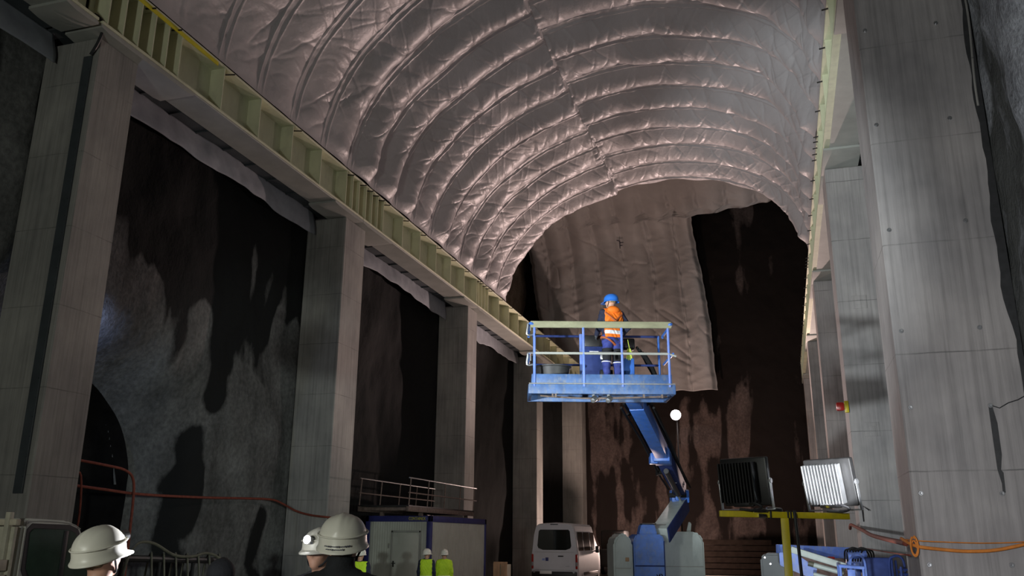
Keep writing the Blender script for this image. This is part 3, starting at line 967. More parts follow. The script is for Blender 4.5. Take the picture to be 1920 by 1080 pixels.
    def bodyd(s, P):
        d = s.torso(P)
        for sd in (-1, 1):
            d = smin(d, s.armd(P, sd), .03)
            d = smin(d, s.legd(P, sd), .04)
            a = np.array(s.leg[sd][1]) * np.array([sd, 1, 1])
            d = smin(d, s_cap(P, a + [0, -.03, -.05], a + [sd * .02, .15, -.065], .035, .028), .03)
            d = smin(d, s.handd(P, sd), .012)
        return smin(d, s.headd(P), .02)
    def bounds(s):
        pts = [(0.27, .22, 1.85), (-.27, -.22, 0)]
        for sd in (-1, 1):
            for v in s.arm[sd] + s.leg[sd]:
                pts.append((v[0] * sd, v[1], v[2]))
        pts = np.array(pts)
        lo = pts.min(0) - .2; hi = pts.max(0) + .2
        lo[2] = -.03; hi[2] = 1.85
        return lo, hi
    def part(s, name, fn, mat, vox=None, lo=None, hi=None, head=False, label=None):
        L, H = s.bounds()
        L = L if lo is None else np.array(lo); H = H if hi is None else np.array(hi)
        V, F = surface_net(fn, L, H, vox or s.vox)
        me = np_mesh(name, s.place(V), F)
        if s.root is None:
            o = link_mesh(me, name, mat, None, s.loc, 3.2)
            s.root = meta(o, s.label, 'person', s.group)
        else:
            o = link_mesh(me, name, mat, s.root, None, 3.2)
        if label: o['label'] = label
        return o
    def body(s):
        return s.part('person', s.bodyd, M_SKIN)
    def jacket(s, mat, name='jacket', hem=.86, g=.016, sleeve=.05, collar=1.50):
        def fn(P):
            d = s.torso(P, g)
            for sd in (-1, 1):
                d = smin(d, s.armd(P, sd, g), .04)
            d = d + .004 * np.sin(P[..., 2] * 60 + 4 * np.sin(P[..., 0] * 23)) * np.sin(P[..., 0] * 31 + P[..., 1] * 27)
            d = np.maximum(d, hem - P[..., 2])
            for sd in (-1, 1):
                e, w = [np.array(v) * np.array([sd, 1, 1]) for v in s.arm[sd]]
                dd = (w - e) / np.linalg.norm(w - e)
                near = np.linalg.norm(P - w, axis=-1) < .14
                d = np.where(near, np.maximum(d, (P - (w - dd * sleeve * .2)) @ dd.astype(np.float32)), d)
            c = s_cap(P, (0, -.02, 1.44), (0, -.012, collar), .075, .070)
            c = np.maximum(c, P[..., 2] - collar)
            return smin(d, c, .02)
        return s.part(name, fn, mat)
    def trousers(s, mat, top=1.0):
        def fn(P):
            d = s_cap(P * np.array([1, 1.15, 1], np.float32), (-.075, 0, .94), (.075, 0, .94), .138)
            for sd in (-1, 1):
                d = smin(d, s.legd(P, sd, .02), .04)
            d = d + .005 * np.sin(P[..., 2] * 48 + 3 * np.sin(P[..., 0] * 19))
            return np.maximum(np.maximum(d, P[..., 2] - top), .075 - P[..., 2])
        return s.part('trousers', fn, mat)
    def boots(s, mat):
        for sd in (-1, 1):
            a = np.array(s.leg[sd][1]) * np.array([sd, 1, 1])
            def fn(P):
                d = s_cap(P, a + [0, 0, .12], a + [0, -.01, -.03], .055, .05)
                d = smin(d, s_cap(P, a + [0, -.03, -.045], a + [sd * .02, .17, -.055], .05, .042), .04)
                return np.maximum(np.maximum(d, .002 - P[..., 2]), P[..., 2] - .22)
            s.part('boot', fn, mat, .011, a + [-.12, -.15, -.1], a + [.12, .28, .2])
    def vest(s, mat, hem=.90, g=.032, band=((1.06, 1.12),), open_front=True):
        def core(P, g):
            d = s.torso(P, g)
            arm = np.minimum(s.armd(P, -1, .03), s.armd(P, 1, .03))
            side = np.abs(P[..., 0]) - .185
            d = np.maximum(d, np.minimum(1., side))
            d = d + .004 * np.sin(P[..., 2] * 50 + 5 * np.sin(P[..., 0] * 21))
            d = np.maximum(np.maximum(d, hem + .0 - P[..., 2]), P[..., 2] - 1.50)
            nk = s_cap(P, (0, -.0, 1.40), (0, .02, 1.62), .070, .075)
            return smax(d, -nk, .01)
        v = s.part('vest', lambda P: core(P, g), mat)
        for (a, b) in band:
            o = s.part('reflective_band', lambda P: np.maximum(np.maximum(core(P, g + .006), a - P[..., 2]), P[..., 2] - b), M_REFL)
        return v
    def hair(s, mat, low=1.60):
        def fn(P):
            H = s.headP(P)
            d = s_ell(H, (0, -.006, 1.678), (.083, .100, .102)) + .003 * np.sin(H[..., 2] * 190 + H[..., 0] * 160)
            front = H[..., 1] - .03 + (1.70 - H[..., 2]) * .35
            d = np.maximum(d, front)
            return np.maximum(d, low - H[..., 2])
        return s.part('hair', fn, mat, .009, (-.16, -.16, 1.5), (.16, .16, 1.82))
    def helmet(s, mat, lamp=None, lettering=False, strap=True, bonnet=None):
        """shell with rim, peak and crown rib; worn a little above the brow"""
        zc = 1.690
        ns, nr = 56, 22
        V = []
        for i in range(nr):
            t = i / (nr - 1) * PI / 2 * .985 + .0
            for j in range(ns):
                a = 2 * PI * j / ns
                c, sn = math.cos(a), math.sin(a)
                r = math.cos(t) ** .80
                x, y, z = .119 * r * c, .142 * r * sn - .004, .114 * math.sin(t) ** 1.05
                rib = max(0, 1 - (abs(x) / .020) ** 2) if t > .25 else 0
                z += .006 * rib; y *= 1 + .012 * rib
                if t > .3:
                    gr = math.exp(-((abs(x) - .050) / .009) ** 2) * math.sin(t)
                    z -= .003 * gr
                V.append((x, y, zc + z))
        F = []
        for i in range(nr - 1):
            for j in range(ns):
                F.append((i * ns + j, i * ns + (j + 1) % ns, (i + 1) * ns + (j + 1) % ns, (i + 1) * ns + j))
        # skirt, rolled rim and peak
        base = len(V)
        rows = [(1.0, -.012), (1.03, -.030), (1.085, -.040), (1.10, -.044), (1.09, -.050), (1.02, -.046), (.97, -.03), (.95, .0)]
        for (k, dz) in rows:
            for j in range(ns):
                a = 2 * PI * j / ns
                c, sn = math.cos(a), math.sin(a)
                pk = max(0, sn) ** 3 * (.055 if k > 1.05 else 0)
                V.append((.119 * k * c, (.142 * k + pk) * sn - .004, zc + dz - pk * .18 + (-.016 * max(0, -sn) if dz < 0 else 0)))
        prev = 0
        for m in range(len(rows)):
            cur = base + m * ns
            for j in range(ns):
                F.append((prev + (j + 1) % ns, prev + j, cur + j, cur + (j + 1) % ns))
            prev = cur
        me = np_mesh('helmet', s.place(s.headV(np.array(V))), np.array(F))
        h = link_mesh(me, 'helmet', mat, s.root, None, .9)
        T = lambda p: Vector(s.place(s.headV(np.array([p])))[0])
        if strap:
            b = MB()
            for sd in (-1, 1):
                b.tube([T((sd * .100, .0, zc - .03)), T((sd * .086, .02, 1.62)), T((sd * .05, .055, 1.565)), T((0, .072, 1.548))], .006 * s.k, 6, smooth=4)
            b.build('chin_strap', M_BLACKF, h)
        if lamp:
            b = MB()
            ring = [T((.124 * math.cos(a), .147 * math.sin(a) - .004, zc + .022 + .010 * math.sin(a))) for a in np.linspace(0, 2 * PI, 40, endpoint=False)]
            b.tube(ring, .005 * s.k, 6, closed=True)
            b.build('lamp_strap', M_HELW, h)
            p = T((0, .144, zc + .035)); q = T((0, .176, zc + .038))
            d = (q - p).normalized()
            b = MB(); b.cyl(p, q, .026 * s.k, .030 * s.k, 18); b.box(tuple(T((0, .135, zc + .028))), (.05 * s.k, .03 * s.k, .04 * s.k), rot=(0, 0, s.yaw + s.hy), bev=.006)
            lb = b.build('headlamp', M_STEEL, h)
            b = MB(); b.lathe([(0, .006), (.018 * s.k, .004), (.027 * s.k, 0)], q, 18, d)
            b.build('lamp_lens', lamp, h)
            s.lamp_pos = q; s.lamp_dir = d
        if lettering:
            b = MB()
            rr = random.Random(3)
            for row in range(2):
                for i in range(-6 + row, 7 - row * 3):
                    a = -PI / 2 + i * .085
                    rad = 1.045 + .02 * row
                    z = zc - .012 - row * .014 - .016 * max(0, -math.sin(a))
                    c = T((.119 * rad * math.cos(a), .142 * rad * math.sin(a) - .004, z))
                    b.box(tuple(c), (.006 * s.k, .004, rr.choice((.005, .008)) * s.k), rot=(0, 0, s.yaw + s.hy + a + PI / 2))
            b.build('rear_lettering', M_LETTER, h)
        return h

E_R = (.9563, .2919, .0)      # camera right on the ground plane
# --- worker in the basket
w = Figure((-2.64, 14.43, 4.345), math.radians(38), 1.62, 'person in orange hi vis vest and blue helmet standing in the lift basket',
           head_yaw=math.radians(42), head_pitch=-.05, vox=.0095,
           arms={-1: [(.25, .02, 1.15), (.20, .24, 1.05)], 1: [(.30, -.09, 1.17), (.27, .13, 1.05)]},
           legs={-1: [(.115, .03, .50), (.13, -.02, .09)], 1: [(.11, .03, .50), (.12, .02, .09)]})
w.body()
w.trousers(M_BLUEF, 1.02); w.boots(M_BLACKF)
w.part('work_shorts', lambda P: np.maximum(np.maximum(np.minimum(np.minimum(w.legd(P, -1, .027), w.legd(P, 1, .027)), s_cap(P * np.array([1, 1.15, 1], np.float32), (-.075, 0, .93), (.075, 0, .93), .142)), .51 - P[..., 2]), P[..., 2] - .74), M_BLACKF, label='black thigh section of the trousers')
for zc in (.485,):
    w.part('reflective_piping', lambda P: np.maximum(np.minimum(w.legd(P, -1, .031), w.legd(P, 1, .031)), np.abs(P[..., 2] - zc - .05 * np.abs(np.abs(P[..., 0]) - .02)) - .009), M_REFL)
w.jacket(M_NAVYF, hem=.72)
v = w.vest(M_ORV, hem=.94, band=((1.0, 1.075),))
w.part('hood', lambda P: smax(s_ell(P, (0, -.085, 1.475), (.125, .075, .075)), -s_ell(P, (0, .03, 1.54), (.085, .085, .10)), .02), M_ORV, .0095, (-.2, -.22, 1.35), (.2, .15, 1.62))
def harness(P):
    a = s_cap(P, (.17, -.09, 1.40), (-.0, -.165, 1.24), .020); b2 = s_cap(P, (-.17, -.09, 1.40), (.0, -.165, 1.24), .020)
    return np.minimum(a, b2)
w.part('harness_strap', harness, M_STRAP, .0095, (-.28, -.25, 1.1), (.28, .1, 1.5))
w.part('hip_strap', lambda P: np.maximum(np.maximum(w.torso(P, .036), np.abs(P[..., 2] - .80 - .55 * np.abs(P[..., 0] - .04)) - .017), .70 - P[..., 2]), M_STRAP)
w.hair(M_HAIRG, 1.615)
w.helmet(M_HELB)
for sd in (-1, 1):
    w.part('work_glove', lambda P: w.handd(P, sd) - .003, M_GREYF, .008, np.array(w.arm[sd][1]) * [sd, 1, 1] - .19, np.array(w.arm[sd][1]) * [sd, 1, 1] + .19)

# --- men close to the camera
p = Figure((-2.43, 4.64, 0), math.radians(-8), 1.965, 'person in black jacket and white helmet seen from behind, standing nearest', head_yaw=math.radians(24), head_pitch=.13, vox=.012,
           arms={-1: [(.25, -.03, 1.13), (.22, .15, .98)], 1: [(.25, -.03, 1.13), (.22, .15, .98)]})
p.body(); p.trousers(M_GREYF); p.boots(M_BLACKF); p.jacket(M_BLACKF, hem=.78, g=.035, collar=1.60); p.hair(M_HAIR, 1.50); p.helmet(M_HELW, lamp=M_LAMP_DIM, lettering=True)
p = Figure((-3.30, 5.95, 0), math.radians(165), 1.90, 'person in white helmet with bright headlamp facing the camera behind the black jacket', head_yaw=math.radians(12), vox=.014)
p.body(); p.trousers(M_GREYF); p.boots(M_BLACKF); p.jacket(M_GREYF, hem=.8, g=.02); p.hair(M_HAIR, 1.60); p.helmet(M_HELW, lamp=M_LAMP_HEAD)
HEADLAMP_2 = (p.lamp_pos, p.lamp_dir)
p = Figure((-3.72, 4.22, 0), math.radians(8), 1.89, 'person in dark coat and white helmet with lit headlamp before the pale truck', head_yaw=math.radians(-14), head_pitch=.20, vox=.013)
p.body(); p.trousers(M_NAVYF); p.boots(M_BLACKF); p.jacket(M_NAVYF, hem=.78, g=.025, collar=1.53); p.hair(M_HAIRG, 1.57); p.helmet(M_HELW, lamp=M_LAMP_DIM)
HEADLAMP_1 = (p.lamp_pos, p.lamp_dir)
p = Figure((-4.13, 5.95, 0), math.radians(-25), 1.69, 'person with dark knit cap beside the dark hose rack', vox=.016)
p.body(); p.trousers(M_NAVYF); p.boots(M_BLACKF); p.jacket(M_NAVYF, hem=.78, g=.022, collar=1.52)
p.part('knit_cap', lambda P: np.maximum(s_ell(p.headP(P), (0, -.004, 1.682), (.092, .112, .114)), 1.655 - p.headP(P)[..., 2]), M_BLACKF, .011, (-.2, -.2, 1.5), (.2, .2, 1.85))
# --- workers in yellow at the back
def yellow(loc, yaw, h, label, hy, dark):
    p = Figure((loc[0], loc[1], gz(loc[1])), yaw, h, label, head_yaw=hy, vox=.016)
    p.body(); p.trousers(M_NAVYF); p.boots(M_BLACKF)
    p.jacket(M_NAVYF if dark else M_YEV, hem=.84, g=.014)
    p.vest(M_YEV, hem=.86, g=.03, band=((.98, 1.03),)); p.hair(M_HAIR, 1.60); p.helmet(M_HELW)
yellow((-9.98, 24.2), math.radians(12), 1.665, 'person in yellow vest and white helmet, left one of the pair by the container', math.radians(-40), True)
yellow((-9.62, 24.65), math.radians(25), 1.655, 'person in yellow jacket and white helmet, right one of the pair by the container', math.radians(-15), False)
yellow((-9.46, 18.93), math.radians(8), 1.735, 'person in yellow vest and white helmet just right of the nearest black jacket', math.radians(-10), True)

# ================================================================ THE BOOM LIFT WITH THE BASKET
def boom_lift():
    root = thing('boom_lift', (-2.9, 22.6, gz(22)), 'blue articulated boom lift raising the basket with the worker', 'lift')
    # chassis and wheels
    ex = Vector(E_R).normalized(); ey = Vector((-ex.y, ex.x, 0))
    O = Vector((-3.16, 21.45, 0))
    W = lambda a, b, c: O + ex * a + ey * b + Vector((0, 0, c))
    R = Matrix((ex, ey, Vector((0, 0, 1)))).transposed().to_4x4()
    b = MB(); b.box(W(.1, 1.8, .42), (1.5, 3.0, .36), R, .04); b.box(W(.1, .55, .40), (2.0, .22, .22), R, .02); b.box(W(.1, 3.0, .40), (2.0, .22, .22), R, .02)
    b.build('chassis', M_BLUE, root)
    for sx in (-1.0, 1.2):
        for sy in (.55, 3.0):
            c = W(sx, sy, .36)
            b = MB(); b.lathe([(.18, -.15), (.40, -.15), (.46, -.10), (.48, 0), (.46, .10), (.40, .15), (.18, .15)], c, 28, ex)
            wh = b.build('wheel', M_BLACK, root)
            b = MB(); b.lathe([(0, -.11), (.20, -.12), (.24, -.15), (.24, .15), (.20, .12), (0, .11)], c, 24, ex); b.build('hub', M_GREYPLATE, wh)
    b = MB(); b.cyl(W(.1, 1.2, .55), W(.1, 1.2, .72), .55, seg=32); b.build('slew_ring', M_STEEL, root)
    # counterweight, middle
    b = MB()
    b.prism([(-.36, .62), (.36, .62), (.37, 1.86), (.30, 2.0), (-.30, 2.0), (-.37, 1.86)], W(0, .0, 0), ex, (0, 0, 1), -1.2, bev=.03)
    cw = b.build('counterweight', M_BLUE, root)
    b = MB(); b.box(W(0, -.015, 1.28), (.70, .02, .03), R, .005); b.box(W(.36, .1, 1.2), (.02, .2, 1.3), R, .005); b.build('edge_strip', M_NAVY, cw)
    b = MB()
    rr = random.Random(5)
    for i in range(7):
        b.cyl(W(.20 + rr.uniform(-.05, .08), -.012, 1.12 - rr.random() * .14), W(.20 + rr.uniform(-.02, .1), .0, 1.10 - rr.random() * .12), .012, seg=8)
    b.build('bolt_hole', M_BLACK, cw)
    b = MB(); b.prism([(-.22, 0), (.22, 0), (.16, .24), (-.15, .24)], W(.0, .1, 1.99), ex, (0, 0, 1), -.5, bev=.02); b.build('pivot_lug', M_BLUE, root)
    b = MB(); b.box(W(.0, .1, 2.24), (.34, .44, .03), R, .01); b.build('pivot_cap', M_BLACK, root)
    # cowls
    def cowl(x0, x1, z1, y1, yf=.12):
        b = MB()
        prof = [(x0, .72), (x1, .72), (x1, z1 - .22), (x1 - .10, z1 - .05), (x1 - .22, z1), (x0 + .22, z1), (x0 + .10, z1 - .05), (x0, z1 - .22)]
        b.prism(prof, W(0, yf, 0), ex, (0, 0, 1), -y1, bev=.05)
        return b.build('engine_cowl', M_COWL, root, smooth=.9)
    c1 = cowl(-.84, -.38, 2.02, 1.5)
    c2 = cowl(.38, 1.68, 2.08, 1.9, 1.75)
    for c, x0, x1, yf in ((c1, -.83, -.40, .115), (c2, .42, 1.66, 1.745)):
        b = MB(); b.box(W((x0 + x1) / 2, yf, 1.22), (x1 - x0 - .06, .012, .02), R); b.build('panel_seam', M_GREYPLATE, c)
    b = MB(); b.box(W(.0 - .52, .10, 1.42), (.09, .02, .09), R, .01); b.build('warning_sticker', M_WOOD, c1)
    b = MB(); b.cyl(W(.70, 2.2, 2.05), W(.70, 2.2, 2.17), .05, bev=.01); b.build('filler_cap', M_REDCABLE, c2)
    b = MB(); b.prism([(0, 0), (.12, .02), (.15, .26), (.08, .30)], W(1.3, 2.1, 2.04), ex, (0, 0, 1), -.05, bev=.015); b.build('cowl_handle', M_COWL, c2)
        # lower arm rising away from the camera
    A0 = W(.32, .35, 1.98); A1 = Vector((-2.66, 23.9, 2.78))
    b = MB(); b.beam(A0, A1, .40, .34, .02)
    la = b.build('lower_arm', M_COWL, root, smooth=.4)
    d = (A1 - A0).normalized()
    side = d.cross(Vector((0, 0, 1))).normalized()
    b = MB(); b.beam(A0 + side * .215, A1 + side * .215, .03, .36, .005); b.build('arm_side_plate', M_NAVY, la)
    b = MB(); b.box(Vector((-2.67, 23.85, 2.98)), (.46, .40, .34), R, .03); b.box(Vector((-2.74, 23.75, 3.12)), (.12, .5, .5), R, .02)
    kn = b.build('knuckle', M_BLUE, root)
    b = MB()
    for i in range(5):
        b.tube([(-2.80 + i * .07, 23.60, 2.98), (-2.80 + i * .06, 23.52, 3.15), (-2.78 + i * .05, 23.55, 3.5)], .022, 6, smooth=4)
    b.cyl((-2.90, 23.55, 3.0), (-2.45, 23.55, 3.0), .06, bev=.01)
    b.build('hose_bundle', M_HOSE, kn)
    # main boom coming back over the camera side to the basket
    B0 = Vector((-2.62, 23.75, 3.15)); B1 = Vector((-2.46, 15.75, 4.30))
    def P(t): return B0.lerp(B1, t)
    bd = (B1 - B0).normalized(); bs = bd.cross(Vector((0, 0, 1))).normalized()     # bs: to the side
    bu = bs.cross(bd)
    b = MB(); b.beam(P(0), P(.52), .30, .36, .012); m1 = b.build('boom_base_section', M_NAVY, root, smooth=.4)
    b = MB(); b.beam(P(.45), P(1.0), .27, .31, .012); m2 = b.build('boom_fly_section', M_BLUE, root, smooth=.4)
    b = MB(); b.beam(P(.47), P(.53), .36, .42, .015); b.box(P(.50) - bs * -.21 + bu * -.1, (.16, .3, .24), R, .02); b.build('wear_pad_collar', M_BLUE, m1)
    b = MB()
    for k, (o, r) in enumerate(((.20, .035), (.25, .03), (.29, .025))):
        b.tube([P(t) - bs * (o) + bu * (.10 - .07 * k + .03 * math.sin(t * 9 + k)) for t in np.linspace(.05, .98, 18)], r, 6)
    hs = b.build('hydraulic_hoses', M_HOSE, root); 
    b = MB()
    for k, (o, r) in enumerate(((.20, .035), (.25, .03), (.30, .025))):
        b.tube([P(t) + bs * (o) + bu * (.10 - .07 * k + .03 * math.sin(t * 9 + k)) for t in np.linspace(.02, .99, 18)], r, 6)
    b.box(P(.30) + bs * .24, (.10, .9, .22), R, .02)
    b.build('hose_carrier', M_HOSE, root)
    b = MB(); b.tube([P(t) + bs * .22 + bu * .17 for t in np.linspace(.05, .98, 8)], .022, 6); b.build('steel_pipe', M_STEEL, root)
    b = MB()
    for (a, c2_, wd, ht) in ((.10, -.05, .04, .5), (.13, .05, .04, .5)):
        pass
    b.cyl(P(.08) - bu * .25, P(.42) - bu * .24, .06, bev=.01); cy = b.build('lift_cylinder', M_BLACKP, root)
    b = MB(); b.cyl(P(.0) - bu * .32 - bd * .0, P(.09) - bu * .25, .035); b.build('piston_rod', M_CHROME, cy)
    b = MB()
    q = P(.11) - bu * .185
    b.beam(q, q + bd * .55, .035, .01); b.beam(q + bd * .1, q + bd * .1 + bs * .1, .035, .01); b.beam(q + bd * .7, q + bd * 1.15, .035, .01); b.beam(q + bd * .9 - bs * .08, q + bd * .9 + bs * .08, .035, .01)
    b.build('white_decal', M_WHITEP, m1)
    # jib bracket joining boom and basket
    b = MB(); b.beam(B1, Vector((-2.52, 14.95, 4.52)), .26, .30, .02); b.box(Vector((-2.52, 14.86, 4.62)), (.34, .22, .62), R, .02)
    b.build('platform_bracket', M_BLUE, root)
    b = MB()
    for i in range(4):
        b.tube([(-2.30 + .05 * i, 14.95, 5.15 - .05 * i), (-2.20 + .05 * i, 15.3, 4.95 - .06 * i), (-2.12 + .02 * i, 15.9, 4.55 - .04 * i), P(.9) + bs * (.2 + .03 * i)], .026, 6, smooth=5)
    b.build('platform_hoses', M_HOSE, root)
    return root

def basket(root):
    F = Vector((-3.90, 13.58, 4.18)); ex = Vector((2.32, .71, 0)).normalized(); ey = Vector((-ex.y, ex.x, 0))
    L, D = 2.43, .92
    W = lambda a, b, c: F + ex * a + ey * b + Vector((0, 0, c))
    R = Matrix((ex, ey, Vector((0, 0, 1)))).transposed().to_4x4()
    b = MB()
    for yy in (.03, D - .03): b.box(W(L / 2, yy, .08), (L, .06, .16), R, .012)
    for xx in (.03, L / 2, L - .03): b.box(W(xx, D / 2, .08), (.06, D - .1, .15), R, .01)
    ff = b.build('platform_frame', M_BLUE2, root)
    b = MB(); b.box(W(L / 2, D / 2, .145), (L - .06, D - .06, .02), R); b.build('platform_deck', M_RUST, root)
    b = MB(); b.box(W(L / 2, .02, .245), (L - .12, .03, .17), R, .006); b.box(W(L / 2, D - .02, .245), (L - .12, .03, .17), R, .006)
    b.box(W(.07, D / 2, .245), (.03, D, .17), R, .006); b.box(W(L - .07, D / 2, .245), (.03, D, .17), R, .006)
    b.build('toe_board', M_BLUE2, root)
    b = MB(); b.box(W(L / 2, -.015, .165), (L - .02, .03, .02), R); b.build('kick_lip', M_STEEL, ff)
    T = lambda pts: [W(*p_) for p_ in pts]
    for xx in (.10, .92, 1.56, 2.34):
        b = MB(); b.tube(T([(xx, .0, .12), (xx, .0, 1.19)]), .022, 10); b.build('front_post', M_PERI, root)
    for xx in (.12, .98, 2.33):
        b = MB(); b.tube(T([(xx, D, .12), (xx, D, 1.19)]), .022, 10); b.build('rear_post', M_BLUE, root)
    b = MB(); b.box(W(L / 2, -.0, 1.17), (L - .06, .045, .115), R, .012); b.build('front_top_rail', M_OLIVE, root)
    for zz_, r in ((.68, .022),):
        b = MB(); b.tube(T([(.1, 0, zz_), (L - .08, 0, zz_)]), r, 8); b.tube(T([(L - .10, -.0, zz_), (L + .03, -.0, zz_ - .04)]), .018, 8); b.build('front_mid_rail', M_GREYPLATE, root)
    b = MB(); b.tube(T([(.08, D, 1.18), (L - .08, D, 1.18)]), .022, 8); b.build('rear_top_rail', M_NAVY, root)
    b = MB(); b.tube(T([(.08, D, .66), (L - .08, D, .66)]), .02, 8); b.build('rear_mid_rail', M_NAVY, root)
    for xx, nm in ((.02, 'l'), (L - .02, 'r')):
        b = MB(); b.tube(T([(xx + (.06 if nm == 'l' else -.06), 0, 1.17), (xx, .06, 1.19), (xx, D - .06, 1.19), (xx, D, 1.17)]), .025, 8, smooth=4)
        b.tube(T([(xx, 0, .68), (xx, D, .68)]), .02, 8); b.build('side_rail', M_BLUE, root)
    for zz_ in (1.17, .66):
        b = MB(); b.tube(T([(.10, .0, zz_ + .02), (.0, .01, zz_ + .02), (-.01, .01, zz_ - .02), (-.02, .02, zz_ - .17), (.08, .02, zz_ - .17)]), .018, 8, smooth=4)
        b.box(W(.035, .02, zz_ - .07), (.025, .02, .08), R); b.build('gate_hoop', M_STEEL, root)
    b = MB(); b.box(W(.11, .0, .985), (.02, .04, .06), R, .005); b.build('gate_latch', M_CHROME, root)
    # control cabinet at the back
    b = MB(); b.box(W(1.16, D - .12, .70), (.44, .16, .90), R, .02); cc = b.build('control_cabinet', M_NAVY, root)
    b = MB(); b.box(W(.93, D - .22, .66), (.05, .05, 1.02), R, .008); b.build('cabinet_post', M_PERI, cc)
    b = MB(); b.box(W(1.17, D - .205, 1.05), (.34, .02, .2), R, .01); b.build('console_lid', M_BLACKP, cc)
    b = MB(); b.box(W(1.16, D - .21, .86), (.16, .01, .016), R); b.build('white_decal', M_WHITEP, cc)
    b = MB(); b.box(W(1.36, D - .26, .42), (.22, .14, .2), R, .015); b.build('socket_box', M_BLACKP, cc)
    b = MB(); b.box(W(1.78, D - .06, 1.02), (.22, .2, .20), R, .03); b.tube(T([(1.78, D - .05, .9), (1.80, D, .5)]), .03, 8); b.build('joystick_console', M_BLACKP, root)
    b = MB(); b.box(W(1.32, .03, .70), (.30, .03, .03), R, .005); b.box(W(1.22, .03, .64), (.04, .04, .12), R, .01); b.build('tool_bracket', M_STEEL, root)
    # lamps and bracketry below the floor
    for xx in (1.08, 1.33):
        b = MB(); b.lathe([(.0, .05), (.04, .04), (.055, -.05), (.045, -.075), (0, -.06)], W(xx, .10, -.08), 16, (-.2, -.8, -.5)); b.box(W(xx, .14, -.01), (.04, .04, .06), R)
        wl_ = b.build('work_lamp', M_STEEL, root)
        b = MB(); b.lathe([(0, -.08), (.038, -.077), (.044, -.06)], W(xx, .10, -.08), 16, (-.2, -.8, -.5)); b.build('lamp_lens', M_LENS, wl_)
    b = MB(); b.tube(T([(.2, .1, -.02), (.9, .15, -.05), (1.6, .12, -.04), (2.3, .1, -.02)]), .015, 6, smooth=4)
    for xx in (.40, .45, 1.9, 2.2): b.box(W(xx, .02, -.03), (.03, .04, .06), R)
    b.build('underfloor_cable', M_RUST, root)
    # loose things in the basket
    c = W(.42, .42, .16)
    b = MB(); b.lathe([(0, .01), (.24, .0), (.30, .33), (.325, .335), (.33, .355), (.315, .36), (.285, .34), (.235, .03), (0, .03)], c, 40)
    o = b.build('mortar_tub', M_BLACK, None, c, .6); meta(o, 'dark grey round mortar tub on the lift basket floor', 'tub')
    b = MB()
    g0 = W(1.70, .16, .80)
    b.box(g0 + Vector((0, 0, -.06)), (.07, .03, .12), R, .012); 
    for i, (dx, dl) in enumerate(((-.03, .07), (-.01, .09), (.012, .085), (.032, .06))):
        b.tube([g0 + ex * dx + Vector((0, 0, -.11)), g0 + ex * dx * 1.3 + Vector((0, 0, -.11 - dl))], .010, 6)
    b.tube([g0 + ex * .03 + Vector((0, 0, -.05)), g0 + ex * .07 + Vector((0, 0, -.11))], .011, 6)
    b.tube([g0, g0 + Vector((0, -.10, .13)), W(1.70, .0, .70)], .004, 5)
    o = b.build('work_glove', M_LIME, None, g0); meta(o, 'lime yellow work glove dangling inside the basket rail beside the worker', 'glove')
LIFT = boom_lift()
basket(LIFT)

